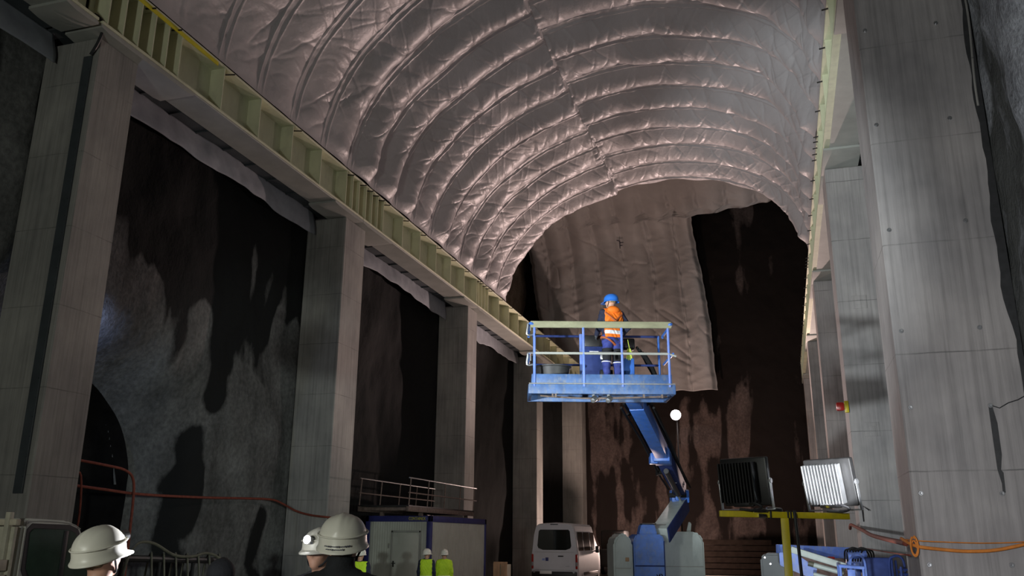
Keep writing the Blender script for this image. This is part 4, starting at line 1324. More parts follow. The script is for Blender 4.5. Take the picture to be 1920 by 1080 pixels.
# ================================================================ FLOODLIGHTS ON THE YELLOW STAND
def tstand():
    root = thing('floodlight_stand', (-.01, 6.48, 0), 'yellow T shaped steel stand carrying two square floodlights', 'stand')
    ex = Vector((.86, .27, -.012)).normalized()
    C = Vector((-.01, 6.485, 2.065))
    b = MB(); b.beam(C - ex * .45, C + ex * .45, .04, .042, .004); cb = b.build('cross_bar', M_YEL, root)
    b = MB(); b.beam(C + Vector((0, 0, -.02)), (C.x, C.y, .05), .055, .055, .004, up=(0, 1, 0)); b.build('post', M_YEL, root)
    for k in range(3):
        a = k * 2 * PI / 3 + .5
        b = MB(); b.tube([(C.x, C.y, .55), (C.x + .55 * math.cos(a), C.y + .55 * math.sin(a), .03)], .02, 8); b.box((C.x + .57 * math.cos(a), C.y + .57 * math.sin(a), .015), (.1, .1, .03), (0, 0, a), .008)
        b.build('leg', M_YEL, root)
    b = MB(); b.box(C - ex * .17 + Vector((0, -.01, .025)), (.10, .06, .03), (0, 0, .3), .008); b.cyl(C - ex * .18 + Vector((0, -.03, -.01)), C - ex * .13 + Vector((0, -.03, -.012)), .016); b.box(C - ex * .07 + Vector((0, 0, .035)), (.11, .05, .03), (0, .1, .3), .01)
    b.build('cable_clamp', M_CHROME, root)
    for q in (-.10, .04, .02):
        b = MB(); b.box(C + ex * q, (.012, .05, .054), (0, 0, .3), .003); b.build('cable_tie', M_BLACK, root)
    b = MB(); b.tube([C + ex * .07 + Vector((0, -.03, .03)), C + ex * .075 + Vector((0, -.045, -.05)), C + ex * .085 + Vector((0, -.04, -.35)), C + ex * .10 + Vector((0, -.02, -.8)), C + ex * .08 + Vector((0, 0, -1.4)), C + ex * .05 + Vector((.03, -.1, -2.02))], .011, 8, smooth=6)
    b.build('power_cable', M_BLACK, root)
    def flood(c, yaw, tilt, label, lit):
        # front of the lamp looks along +Y of its own frame
        M = Matrix.Translation(c) @ Matrix.Rotation(yaw, 4, 'Z') @ Matrix.Rotation(tilt, 4, 'X')
        r = thing('floodlight', c, label, 'floodlight', 'floodlights on the yellow stand')
        b = MB(M); b.box((0, .03, 0), (.36, .05, .33), bev=.012); b.box((0, .06, 0), (.33, .02, .30), bev=.008); b.build('bezel', M_BLACKP, r)
        b = MB(M); b.box((-.02, -.015, 0), (.27, .05, .25), bev=.012); hb = b.build('housing', M_BLACKP, r)
        b = MB(M)
        for k in range(12):
            b.box((-.145 + k * .0235, -.055, .0), (.009, .06, .27), bev=.001, seg=1)
        b.build('cooling_fin', M_BLACKP if not lit else M_STEEL, hb)
        b = MB(M); b.box((0, .072, 0), (.31, .004, .28)); b.build('front_glass', M_LAMP_FLOOD if lit else M_LENS, r)
        b = MB(M)
        for sx in (-.2, .195):
            b.box((sx, .01, -.085), (.006, .03, .21), bev=.002); b.cyl((sx - .01, .01, .0), (sx + .01, .01, .0), .016, seg=12)
        b.box((0, .01, -.19), (.40, .035, .006), bev=.002)
        b.build('mounting_bracket', M_STEEL, r)
        b = MB(M); b.box((.0, -.03, -.15), (.16, .05, .035), bev=.01); b.build('driver_box', M_BLACKP if not lit else M_CHROME, r)
        b = MB(M); b.tube([(.05, -.05, -.15), (.10, -.08, -.14), (.15, -.07, -.17), (.08, -.06, -.19), (-.02, -.07, -.18)], .009, 6, smooth=6); b.build('lead', M_BLACK, r)
        return M
    flood(C + ex * -.265 + Vector((0, 0, .22)), math.radians(-27), math.radians(7), 'left unlit black floodlight on the yellow stand', False)
    return flood(C + ex * .335 + Vector((.0, 0, .225)), math.radians(-32), math.radians(12), 'right lit silver finned floodlight on the yellow stand', True)
FLOOD_M = tstand()

# ================================================================ FAR LAMP ON ITS MAST
def far_lamp():
    c = Vector((-3.17, 28.36, 5.76))
    r = thing('work_light_mast', (c.x, c.y, gz(28)), 'dazzling white work light on a mast behind the blue boom', 'work light')
    b = MB(); b.cyl((c.x, c.y + .3, gz(28)), (c.x, c.y + .3, 5.75), .022); b.beam((c.x, c.y + .3, 5.72), (c.x, c.y + .05, 5.74), .03, .03); b.build('mast', M_MAST, r)
    for k in range(3):
        a = k * 2 * PI / 3
        b = MB(); b.tube([(c.x, c.y + .16, 1.0), (c.x + .8 * math.cos(a), c.y + .16 + .8 * math.sin(a), gz(28) + .02)], .025, 8); b.build('leg', M_BLACKP, r)
    ax = (Vector((0, 0, 1.9)) - c).normalized()
    b = MB(); b.lathe([(0, -.10), (.10, -.10), (.16, -.02), (.17, 0)], c, 24, ax); h = b.build('lamp_head', M_BLACKP, r)
    b = MB(); b.lathe([(.158, -.004), (.12, .012), (0, .016)], c, 24, ax); b.build('lamp_glass', M_LAMP_FAR, h)
    return c
FAR = far_lamp()

# ================================================================ VAN
def van():
    z0 = gz(37)
    o = Vector((-9.52, 37.2, z0))
    a = math.radians(.3)
    M = Matrix.Translation(o) @ Matrix.Rotation(a, 4, 'Z')
    r = thing('van', o, 'white minibus parked rear end towards the camera', 'van')
    hw = 1.0
    def section(y):
        # roof height, bonnet line along the length
        if y < 3.9: top = 2.66 - .10 * max(0, .35 - y) ** 1 * 1.2
        elif y < 4.75: top = 2.66 - (y - 3.9) / .85 * 1.22
        else: top = 1.44 - (y - 4.75) / .8 * .40
        w = hw * (1 if y < 4.8 else 1 - (y - 4.8) * .18)
        if y < .02: w *= .985
        bot = .38
        pts = []
        belt = 1.35 if top > 1.6 else top - .10
        tum = .16 * max(0, (top - belt)) / 1.3
        side = [(w * .95, bot), (w, bot + .12), (w, .8), (w, belt), (w - tum * .6, belt + (top - belt) * .65), (w - tum - .03, top - .12), (w - tum - .12, top - .03), (w * .5, top + .0), (0, top + .03)]
        pts = side + [(-x, z) for x, z in side[-2::-1]]
        return pts
    ys = [0, .04, .3, 1, 2, 3, 3.6, 3.9, 4.1, 4.4, 4.75, 5.0, 5.3, 5.5, 5.56]
    V = []; F = []
    n = None
    for y in ys:
        s = section(y); n = len(s)
        V += [(x, y, z) for x, z in s]
    for i in range(len(ys) - 1):
        for j in range(n - 1):
            F.append((i * n + j, i * n + j + 1, (i + 1) * n + j + 1, (i + 1) * n + j))
        F.append((i * n + n - 1, i * n, (i + 1) * n, (i + 1) * n + n - 1))
    me = bpy.data.meshes.new('body')
    me.from_pydata(V, [], F + [tuple(range(n)), tuple(range((len(ys) - 1) * n, len(ys) * n))[::-1]])
    bm = bmesh.new(); bm.from_mesh(me); bmesh.ops.recalc_face_normals(bm, faces=bm.faces); bm.to_mesh(me); bm.free()
    me.transform(M)
    body = link_mesh(me, 'body', M_VANW, r, None, .5)
    def rrect(x0, x1, z0_, z1, rad=.08, k=5):
        P = []
        for cx, cz, a0 in ((x1 - rad, z1 - rad, 0), (x0 + rad, z1 - rad, 90), (x0 + rad, z0_ + rad, 180), (x1 - rad, z0_ + rad, 270)):
            for i in range(k + 1):
                t = math.radians(a0 + 90 * i / k); P.append((cx + rad * math.cos(t), cz + rad * math.sin(t)))
        return P
    b = MB(M); b.prism([(-.74, 1.72), (-.70, 1.62), (-.5, 1.55), (.5, 1.55), (.70, 1.62), (.74, 1.72), (.68, 2.32), (.62, 2.38), (-.62, 2.38), (-.68, 2.32)], (0, .0, 0), (1, 0, 0), (0, 0, 1), .012, bev=.003); b.build('rear_window', M_GLASS, r)
    for sx in (1, -1):
        for (y0, y1) in ((.35, 1.35), (1.5, 2.75), (2.95, 3.75)):
            b = MB(M)
            q = [(y0 + .05, 1.52), (y1 - .05, 1.52), (y1, 1.6), (y1, 2.22), (y1 - .06, 2.29), (y0 + .06, 2.29), (y0, 2.22), (y0, 1.6)]
            t = bmesh.new()
            X = lambda z: sx * (hw + .006 - .16 * (z - 1.35) / 1.3 * .72)
            A = [t.verts.new((X(z), y, z)) for y, z in q]; f = t.faces.new(A)
            ret = bmesh.ops.extrude_face_region(t, geom=[f])
            for v in ret['geom']:
                if isinstance(v, bmesh.types.BMVert): v.co.x -= sx * .02
            bmesh.ops.recalc_face_normals(t, faces=t.faces)
            b._add(t); b.build('side_window', M_GLASS, r)
        b = MB(M); b.prism(rrect(-.045, .045, .78, 1.38, .03), (sx * .96, -.012, 0), (1, 0, 0), (0, 0, 1), -.08, bev=.006); tl = b.build('tail_light', M_TAIL, r)
        b = MB(M); b.box((sx * .96, -.012, .98), (.08, .02, .16), bev=.01); b.build('clear_lens', M_LENS, tl)
        b = MB(M); b.box((sx * .62, -.09, .42), (.14, .02, .06), bev=.008); b.build('fog_reflector', M_TAIL, r)
        b = MB(M); b.box((sx * 1.10, 3.75, 1.55), (.16, .12, .30), bev=.03); b.box((sx * 1.01, 3.78, 1.48), (.12, .06, .06), bev=.01); b.build('wing_mirror', M_BLACKP, r)
        for y in (1.05, 4.75):
            c = M @ Vector((sx * .88, y, .36))
            b = MB(); b.lathe([(.2, -.1), (.32, -.11), (.36, -.07), (.36, .07), (.32, .11), (.2, .1)], c, 26, M.to_3x3() @ Vector((1, 0, 0))); wh = b.build('wheel', M_BLACK, r)
            b = MB(); b.lathe([(0, .08 * sx), (.19, .085 * sx), (.21, .06 * sx), (.21, 0)], c, 22, M.to_3x3() @ Vector((1, 0, 0))); b.build('rim', M_STEEL, wh)
        b = MB(M); b.box((sx * 1.0, 2.75, .56), (.05, 3.0, .12), bev=.015); b.build('side_moulding', M_BLACKP, r)
    b = MB(M); b.box((0, -.03, .55), (1.96, .16, .26), bev=.05); bp = b.build('rear_bumper', M_BLACKP, r)
    for sx in (-.86, .86):
        b = MB(M); b.cyl((sx, -.115, .66), (sx, -.10, .66), .05, bev=.008); b.build('bumper_lamp', M_STEEL, bp)
    b = MB(M); b.box((-.35, -.12, .64), (.52, .014, .115), bev=.006); b.build('number_plate', M_PLATE, r)
    b = MB(M); b.box((.28, -.012, 1.30), (.24, .02, .045), bev=.01); b.build('door_handle', M_BLACKP, r)
    b = MB(M); b.box((.0, .0, 2.60), (.34, .03, .035), bev=.008); b.build('brake_lamp', M_BLACKP, r)
    b = MB(M); b.box((-.32, -.006, 1.17), (.13, .01, .14), bev=.004); b.box((-.36, -.008, 1.20), (.05, .01, .03)); b.build('blue_emblem', M_CONTB, r)
    b = MB(M)
    for i in range(4): b.box((-.50 + i * .03 - .02, -.005, 1.16), (.016, .01, .09 if i % 2 else .07), (0, .3, 0))
    b.build('pale_script', M_PERI, r)
    b = MB(M)
    for i in range(4): b.box((.50 + i * .045, -.005, .90), (.03, .01, .045 if i % 2 else .035), bev=.004)
    b.build('model_badge', M_STEEL, r)
    b = MB(M); b.box((0, -.004, 1.46), (1.7, .006, .012)); b.box((0, -.004, 1.0 - .26), (1.7, .006, .012)); b.build('tailgate_seam', M_GREYPLATE, body)
    b = MB(M); b.prism([(-.76, 0), (.76, 0), (.64, .84), (-.64, .84)], (0, 4.70, 1.55), (1, 0, 0), (0, -.66, .75), .012); b.build('windscreen', M_GLASS, r)
van()

# ================================================================ SITE CONTAINER
def container():
    x0, x1, y0, y1, zb, zt = -14.06, -11.6, 28.4, 34.3, gz(28) + .02, 2.6
    r = thing('site_container', ((x0 + x1) / 2, (y0 + y1) / 2, zb), 'pale site container with blue corner posts and a closed door', 'container')
    b = MB()
    b.span((x0 + .06, y0 + .05, zb + .12), (x1 - .05, y1 - .05, zt - .1))
    for k in range(26):
        xx = x0 + .12 + k * .091
        if xx < x1 - .1: b.box((xx, y0 + .045, (zb + zt) / 2), (.04, .02, zt - zb - .3), bev=.005, seg=1)
    for k in range(62):
        b.box((x1 - .045, y0 + .2 + k * .091, (zb + zt) / 2), (.02, .04, zt - zb - .3), bev=.005, seg=1)
    b.build('wall_panel', M_CONTW, r)
    for xx in (x0, x1 - .16):
        for yy in (y0, y1 - .16):
            b = MB(); b.span((xx, yy, zb), (xx + .16, yy + .16, zt), bev=.012); b.build('corner_post', M_CONTB, r)
    b = MB(); b.span((x0, y0, zt - .20), (x1, y0 + .12, zt), bev=.01); b.span((x1 - .12, y0, zt - .20), (x1, y1, zt), bev=.01); b.span((x0, y1 - .12, zt - .2), (x1, y1, zt), bev=.01); b.span((x0, y0, zt - .2), (x0 + .12, y1, zt), bev=.01)
    tr = b.build('top_rail', M_CONTB, r)
    b = MB(); b.span((x0, y0, zb), (x1, y0 + .12, zb + .18), bev=.01); b.span((x1 - .12, y0, zb), (x1, y1, zb + .18), bev=.01); b.build('bottom_rail', M_CONTB, r)
    b = MB(); b.span((x0 + .1, y0 + .1, zt - .06), (x1 - .1, y1 - .1, zt - .01)); b.build('roof_sheet', M_RUST, r)
    dx0, dx1 = -13.0, -12.02
    b = MB(); b.span((dx0, y0 - .005, zb + .16), (dx1, y0 + .06, zb + 2.16), bev=.012)
    d = b.build('door', M_CONTW, r)
    b = MB(); b.span((dx0 - .05, y0 - .018, zb + .14), (dx0, y0 + .04, zb + 2.22)); b.span((dx1, y0 - .018, zb + .14), (dx1 + .05, y0 + .04, zb + 2.22)); b.span((dx0 - .05, y0 - .018, zb + 2.17), (dx1 + .05, y0 + .04, zb + 2.23)); b.build('door_frame', M_GREYPLATE, r)
    b = MB(); b.box((dx0 + .08, y0 - .05, zb + 1.15), (.14, .03, .03), bev=.008); b.box((dx0 + .06, y0 - .02, zb + 1.13), (.05, .03, .2), bev=.008); b.build('door_handle', M_BLACKP, d)
    b = MB(); b.box((dx0 - .14, y0 - .0, zb + 1.72), (.03, .05, .16), bev=.006); b.build('hinge', M_GREYPLATE, r)
    b = MB(); b.mesh(text_mesh('CONTAINEX', .15, Matrix.Translation((-12.12, y0 - .006, zt - .10)) @ Matrix.Rotation(PI / 2, 4, 'X') @ Matrix.Scale(.72, 4, (1, 0, 0)), .003)); b.build('yellow_lettering', M_YLETTER, tr, smooth=0)
    # railed platform standing on the roof
    px0, px1, py0, py1, z = -13.6, -11.75, 25.6, 33.2, 2.66
    py0 = 28.0
    q = thing('railed_platform', ((px0 + px1) / 2, (py0 + py1) / 2, zt), 'dark steel walkway platform with handrails lying on the container roof', 'platform')
    b = MB()
    for xx in (px0 + .05, px1 - .05): b.beam((xx, py0 - 1.2, z + .12), (xx, py1, z + .12), .08, .16, .008)
    for k in range(9): b.beam((px0, py0 - 1.1 + k * .77, z + .12), (px1, py0 - 1.1 + k * .77, z + .12), .06, .10, .004)
    b.build('base_frame', M_RUST, q)
    b = MB(); b.span((px0, py0 - 1.2, z + .2), (px1, py1, z + .24)); b.build('deck', M_BLACKP, q)
    for xx in (px0 + .03, px1 - .03):
        for yy in np.linspace(py0 - 1.15, py1 - .05, 5):
            b = MB(); b.tube([(xx, yy, z + .15), (xx, yy + .12, z + 1.12)], .022, 8); b.build('rail_post', M_RUST, q)
        for h, m in ((1.12, M_STEEL), (.64, M_RUST)):
            b = MB(); b.tube([(xx, py0 - 1.15, z + h), (xx, py1 + .3, z + h)], .024, 8); b.build('hand_rail' if h > 1 else 'mid_rail', m, q)
    for xx in (px0 + .2, px1 - .2):
        for yy in (py0 + .3, py1 - .4):
            b = MB(); b.span((xx - .06, yy - .06, zt - .01), (xx + .06, yy + .06, z + .06)); b.build('foot', M_RUST, q)
container()

# ================================================================ TRUCK ON THE LEFT
def truck():
    x1 = -10.55; y0 = 10.30
    r = thing('truck', (x1 - .9, 10.5, 0), 'pale flatbed truck cab with dark side window at the lower left', 'truck')
    # cab: extruded side profile (Y along the truck, Z up), thickness towards -X
    prof = [(0, .55), (2.35, .55), (2.45, 1.0), (1.95, 1.22), (1.62, 1.30), (1.12, 2.02), (.85, 2.10), (.10, 2.12), (.02, 2.05)]
    b = MB(); b.prism(prof, (x1, y0, 0), (0, 1, 0), (0, 0, 1), -1.8, bev=.05)
    cab = b.build('cab', M_TRUCK, r, smooth=.5)
    if True:
        win = [(.16, 1.42), (.24, 1.30), (.45, 1.24), (1.42, 1.24), (1.40, 1.36), (1.02, 1.92), (.86, 1.97), (.20, 1.98), (.14, 1.92)]
        b = MB(); b.prism(win, (x1 + .012, y0, 0), (0, 1, 0), (0, 0, 1), -.03, bev=.006); b.build('side_window', M_GLASSG, r)
        b = MB(); b.prism([(.08, 1.40), (.18, 1.22), (.45, 1.16), (1.52, 1.16), (1.48, 1.38), (1.06, 1.98), (.88, 2.04), (.16, 2.05), (.08, 1.97)], (x1 + .006, y0, 0), (0, 1, 0), (0, 0, 1), -.02, bev=.005); b.build('window_seal', M_BLACK, r)
        b = MB(); b.tube([(x1 + .01, y0 + .05, .7), (x1 + .01, y0 + .04, 1.9), (x1 - .0, y0 + .15, 2.07), (x1, y0 + .85, 2.06), (x1 + .01, y0 + 1.1, 1.98)], .008, 6, smooth=4); b.build('door_seam', M_GREYPLATE, cab)
    b = MB(); b.box((x1 + .015, y0 + .82, 1.62), (.02, .08, .66), bev=.004); b.build('door_pillar', M_BLACK, r)
    b = MB(); b.box((x1 - .02, y0 + .30, 1.80), (.05, .16, .10), bev=.02); b.build('mirror', M_BLACK, r)
    b = MB(); b.box((x1 + .02, y0 + .3, 1.08), (.03, .16, .04), bev=.01); b.build('door_handle', M_BLACKP, cab)
    # headboard and bed behind the cab
    b = MB(); b.span((x1 - 1.85, y0 - 3.2, .75), (x1 + .03, y0 - .12, .92), bev=.01); b.build('bed', M_TRUCKB, r)
    b = MB(); b.span((x1 - 1.85, y0 - .16, .9), (x1 + .02, y0 - .10, 2.0), bev=.01)
    b.build('headboard', M_TRUCKB, r)
    b = MB(); b.box((x1 - .9, y0 - .16, 2.06), (1.95, .09, .09), bev=.015); b.build('ladder_rail', M_PALEWOOD, r)
    for k in range(4):
        b = MB(); b.span((x1 - .12 - k * .55, y0 - .22, .9), (x1 - .04 - k * .55, y0 - .14, 2.2), bev=.008); b.build('stake', M_TRUCKB, r)
    for k in range(3):
        b = MB(); b.span((x1 - .01, y0 - 3.2, 1.0 + k * .2), (x1 + .03, y0 - .2, 1.15 + k * .2), bev=.008); b.build('side_board', M_TRUCKB, r)
    for yy in (y0 + 1.75, y0 - 2.2):
        for xx in (x1 - .12, x1 - 1.68):
            b = MB(); b.lathe([(.18, -.11), (.33, -.12), (.38, -.08), (.38, .08), (.33, .12), (.18, .11)], (xx, yy, .38), 26, (1, 0, 0)); wh = b.build('wheel', M_BLACK, r)
            b = MB(); b.lathe([(0, .09), (.18, .10), (.20, 0), (.18, -.10), (0, -.09)], (xx, yy, .38), 20, (1, 0, 0)); b.build('rim', M_STEEL, wh)
truck()

# ================================================================ PARKED LIFT ON THE RIGHT
def parked_lift():
    r = thing('parked_boom_lift', (.9, 18.6, gz(18)), 'folded pale blue boom lift parked at the right beyond the yellow stand', 'lift')
    z = gz(18)
    b = MB(); b.span((-.1, 17.9, z + .35), (1.5, 20.3, z + .7), bev=.03); b.build('chassis', M_PERI, r)
    for xx in (-.15, 1.5):
        for yy in (18.2, 20.0):
            b = MB(); b.lathe([(.18, -.13), (.36, -.13), (.41, -.08), (.41, .08), (.36, .13), (.18, .13)], (xx, yy, z + .4), 26, (1, 0, 0)); wh = b.build('wheel', M_BLACK, r)
            b = MB(); b.lathe([(0, .1), (.18, .11), (.2, 0), (.18, -.11), (0, -.1)], (xx, yy, z + .4), 20, (1, 0, 0)); b.build('rim', M_STEEL, wh)
    b = MB(); b.prism([(-.55, .6), (.06, .6), (.06, 1.58), (-.02, 1.64), (-.46, 1.64), (-.55, 1.55)], (0, 18.6, 0), (1, 0, 0), (0, 0, 1), -1.5, bev=.04); c = b.build('cowl', M_DARKPLATE, r)  # grey cowl, its shade put into a dark colour
    b = MB(); b.cyl((-.46, 18.59, 1.56), (-.46, 18.57, 1.56), .02); b.cyl((-.36, 18.59, 1.44), (-.36, 18.57, 1.44), .02); b.cyl((.03, 18.59, 1.2), (.03, 18.57, 1.2), .02); b.build('cowl_latch', M_CHROME, c)
    # booms folded flat, running away to the right
    b = MB(); b.beam((-.20, 18.9, 1.70), (1.42, 19.6, 1.64), .24, .22, .015); b.beam((-.16, 18.88, 1.62), (.02, 18.95, 1.45), .2, .3, .015); b.build('upper_boom', M_PERI, r)
    b = MB(); b.prism([(-.18, 1.66), (.10, 1.66), (.50, 1.38), (.46, 1.22), (.36, 1.20), (-.18, 1.42)], (0, 18.35, 0), (1, 0, 0), (0, 0, 1), -.16, bev=.012); b.build('knuckle_plate', M_PERI, r)
    b = MB(); b.beam((.05, 18.4, 1.72), (1.02, 18.3, 1.42), .16, .12, .012); b.build('lower_boom', M_COWL, r)
    b = MB(); b.cyl((.42, 18.12, 1.45), (.90, 18.08, 1.32), .045, bev=.008); cyl = b.build('lift_cylinder', M_COWL, r)
    b = MB(); b.cyl((.34, 18.13, 1.475), (.44, 18.12, 1.447), .05); b.cyl((.88, 18.08, 1.33), (.96, 18.07, 1.30), .055); b.build('cylinder_clamp', M_OLIVECABLE, cyl)
    b = MB(); b.cyl((.42, 18.12, 1.28), (.84, 18.08, 1.18), .035, bev=.006); cyl = b.build('lift_cylinder', M_COWL, r)
    b = MB(); b.cyl((.80, 18.08, 1.19), (.92, 18.07, 1.16), .05); b.build('cylinder_clamp', M_OLIVECABLE, cyl)
    b = MB(); b.prism([(.5, 1.12), (1.05, 1.0), (1.05, .85), (.55, .98)], (0, 18.2, 0), (1, 0, 0), (0, 0, 1), -.2, bev=.01); b.build('jib_link', M_PERI, r)
    b = MB(); b.box((.78, 18.75, 1.52), (.14, .1, .14), bev=.02); b.build('red_guard', M_RED, r)
    b = MB(); b.box((1.20, 18.3, 1.50), (.34, .4, .36), bev=.03); b.cyl((1.05, 18.05, 1.62), (1.38, 18.1, 1.66), .07); b.box((1.18, 18.05, 1.2), (.14, .12, .6), bev=.02); b.build('jib_head', M_PERI, r)
    b = MB()
    for i in range(7):
        b.tube([(1.0 + i * .045, 18.1, 1.52), (1.02 + i * .05, 18.02, 1.72 + .02 * (i % 3)), (1.2 + i * .05, 18.1, 1.70), (1.34 + i * .03, 18.3, 1.52)], .016, 6, smooth=5)
    b.build('hose_loop', M_HOSE, r)
    # basket seen end on
    X = lambda a: .84 + a
    yb = 17.2
    b = MB(); b.span((X(.02), yb, .42), (X(1.0), yb + .75, .50), bev=.01); b.build('basket_floor', M_NAVY, r)
    for (xx, yy, ht) in ((.02, yb, 1.46), (.40, yb, 1.46), (.02, yb + .75, 1.5), (1.02, yb + .75, 1.55), (1.02, yb, 1.46)):
        b = MB(); b.tube([(X(xx), yy, .42), (X(xx), yy, ht)], .022, 8); b.build('basket_post', M_PERI if xx < .5 else M_NAVY, r)
    b = MB(); b.tube([(X(.0), yb, 1.46), (X(.42), yb - .02, 1.43)], .03, 8); b.tube([(X(.0), yb, 1.15), (X(.42), yb, 1.13)], .02, 8); b.tube([(X(.02), yb, 1.46), (X(.02), yb + .75, 1.48)], .025, 8); b.build('basket_rail', M_PERI, r)
    b = MB(); b.box((X(.20), yb + .02, .95), (.13, .03, .9), bev=.01); b.build('gate_panel', M_PERI, r)
    b = MB(); b.box((X(.70), yb + .6, 1.42), (.52, .05, .36), bev=.03); b.build('back_panel', M_NAVY, r)
    for xa in (.36, 1.02):
        b = MB(); b.tube([(X(xa - .13), yb + .55, 1.10), (X(xa - .13), yb + .55, 1.52), (X(xa - .05), yb + .55, 1.62), (X(xa + .06), yb + .55, 1.62), (X(xa + .12), yb + .55, 1.5), (X(xa + .12), yb + .55, 1.08)], .022, 8, smooth=4); b.build('grab_hoop', M_PERI if xa < .5 else M_NAVY, r)
    b = MB(); b.box((X(.78), yb + .25, 1.12), (.56, .3, .10), bev=.02); b.build('control_shelf', M_NAVY, r)
    for xa in (.58, .86):
        b = MB(); b.box((X(xa), yb + .2, 1.02), (.17, .02, .16), bev=.006); b.build('yellow_sticker', M_YLETTER, r)
    for zz_ in (1.40, 1.32):
        b = MB(); b.tube([(X(1.02), yb + .4, zz_), (X(1.45), yb + .55, zz_)], .018, 6); b.build('tow_bar', M_NAVY, r)
parked_lift()

# ================================================================ CABLES, HOSES AND ODDS AND ENDS
def cable(name, pts, r, mat, label, cat, smooth=6, group=None):
    b = MB(); b.tube(pts, r, 8, smooth=smooth)
    o = b.build(name, mat, None, pts[len(pts) // 2], 3.2)
    return meta(o, label, cat, group)
yf = 13.9 - .05
cable('power_cable', [(1.60, 14.35, 1.93), (1.72, 13.86, 1.83), (2.0, yf, 1.79), (2.35, yf, 1.765), (2.7, yf, 1.78), (3.0, yf, 1.84), (3.22, yf, 1.90), (3.36, 13.7, 1.97), (3.2, 12.5, 2.1)], .024, M_ORCABLE, 'lower thick orange cable sagging across the huge right pillar', 'cable')
cable('power_cable', [(1.62, 14.3, 1.92), (1.75, 13.86, 1.90), (2.1, yf, 1.885), (2.6, yf, 1.875), (3.0, yf, 1.89), (3.3, 13.8, 1.92), (3.2, 12.6, 2.0)], .008, M_ORCABLE, 'upper thin orange cable across the huge right pillar', 'cable')
cable('power_cable', [(1.62, 25.6, 2.20), (1.58, 24.6, 2.28), (1.62, 23.6, 2.22), (1.62, 21.2, 2.10), (1.60, 19.2, 2.0), (1.62, 17.0, 1.93), (1.64, 15.5, 1.89), (1.64, 14.2, 1.86)], .040, M_REDCABLE, 'red brown cable bundle running between the right pillars', 'cable')
for i in range(3):
    rr = .10 + .02 * i
    cable('cable_loop', [(1.70 + rr * .35 * math.cos(t + i), 13.84 - .02 * i, 1.80 + .03 * math.sin(i) + rr * math.sin(t + i)) for t in np.linspace(0, 2 * PI * .92, 10)], .011, M_ORCABLE,
          ['outer coil of orange cable tied at the edge of the huge right pillar', 'middle coil of orange cable tied at the edge of the huge right pillar', 'inner coil of orange cable tied at the edge of the huge right pillar'][i], 'cable', 4, 'orange coils on the pillar edge')
cable('support_rod', [(1.72, 24.3, 1.72), (1.7, 18, 1.70), (1.73, 14.6, 1.69)], .012, M_REDCABLE, 'thin rust coloured line low between the right pillars', 'line', 3)
b = MB(); b.tube([(1.85, 23.97, 2.35), (1.83, 23.9, 2.75), (2.0, 23.9, 2.62)], .014, 6); o = b.build('cable_hook', M_BLACK, None, (1.85, 23.97, 2.5)); meta(o, 'small black wire hook on the beacon pillar above the cable bundle', 'hook')
# beacon
rb = thing('alarm_beacon', (1.70, 23.92, 5.23), 'small red alarm beacon on the edge of the second right pillar', 'beacon')
b = MB(); b.box((1.56, 23.9, 5.23), (.20, .16, .22), bev=.04); b.build('red_housing', M_RED, rb)
b = MB(); b.box((1.72, 23.98, 5.23), (.10, .12, .30), bev=.01); b.build('back_box', M_YEL, rb)
# red hose along the nearest left opening, pinned to the pillar
cable('supply_hose', [(-14.75, 15.0, 2.95), (-14.45, 16.2, 2.86), (-14.25, 17.2, 2.80), (-14.2, 19.5, 2.83), (-14.2, 21.4, 2.89), (-14.15, 22.5, 2.90), (-14.15, 23.2, 2.78), (-14.0, 23.60, 2.62), (-13.5, 23.60, 2.50), (-12.93, 23.62, 2.44), (-12.92, 24.4, 2.42), (-12.95, 25.1, 2.45)], .032, M_REDCABLE, 'long red hose along the grey rock of the nearest left opening', 'hose')
cable('bent_pipe', [(-14.75, 14.6, 3.45), (-14.5, 15.2, 3.44), (-14.25, 16.0, 3.36), (-14.2, 16.45, 3.30), (-14.2, 16.72, 3.15), (-14.2, 16.82, 2.8), (-14.2, 16.85, 1.9), (-14.2, 16.87, -.1)], .03, M_REDCABLE, 'thin rusty pipe bent down beside the dark tunnel mouth', 'pipe')
for i in range(4):
    cable('hanging_cable', [(-14.4, 14.75 + .1 * i, 3.7 - .2 * i), (-14.3, 14.85 + .14 * i, 3.1), (-14.3, 14.70 + .22 * i, 2.6 - .2 * i), (-14.35, 14.8 + .05 * i, 1.9), (-14.4, 14.7 + .1 * i, -.1)], .022, M_REDCABLE if i % 2 else M_ORCABLE,
          ['leftmost orange cable hanging in the tunnel mouth', 'dark red cable hanging second in the tunnel mouth', 'orange cable hanging third in the tunnel mouth', 'dark red cable hanging nearest the bent pipe'][i], 'cable', 6, 'cables hanging in the tunnel mouth')
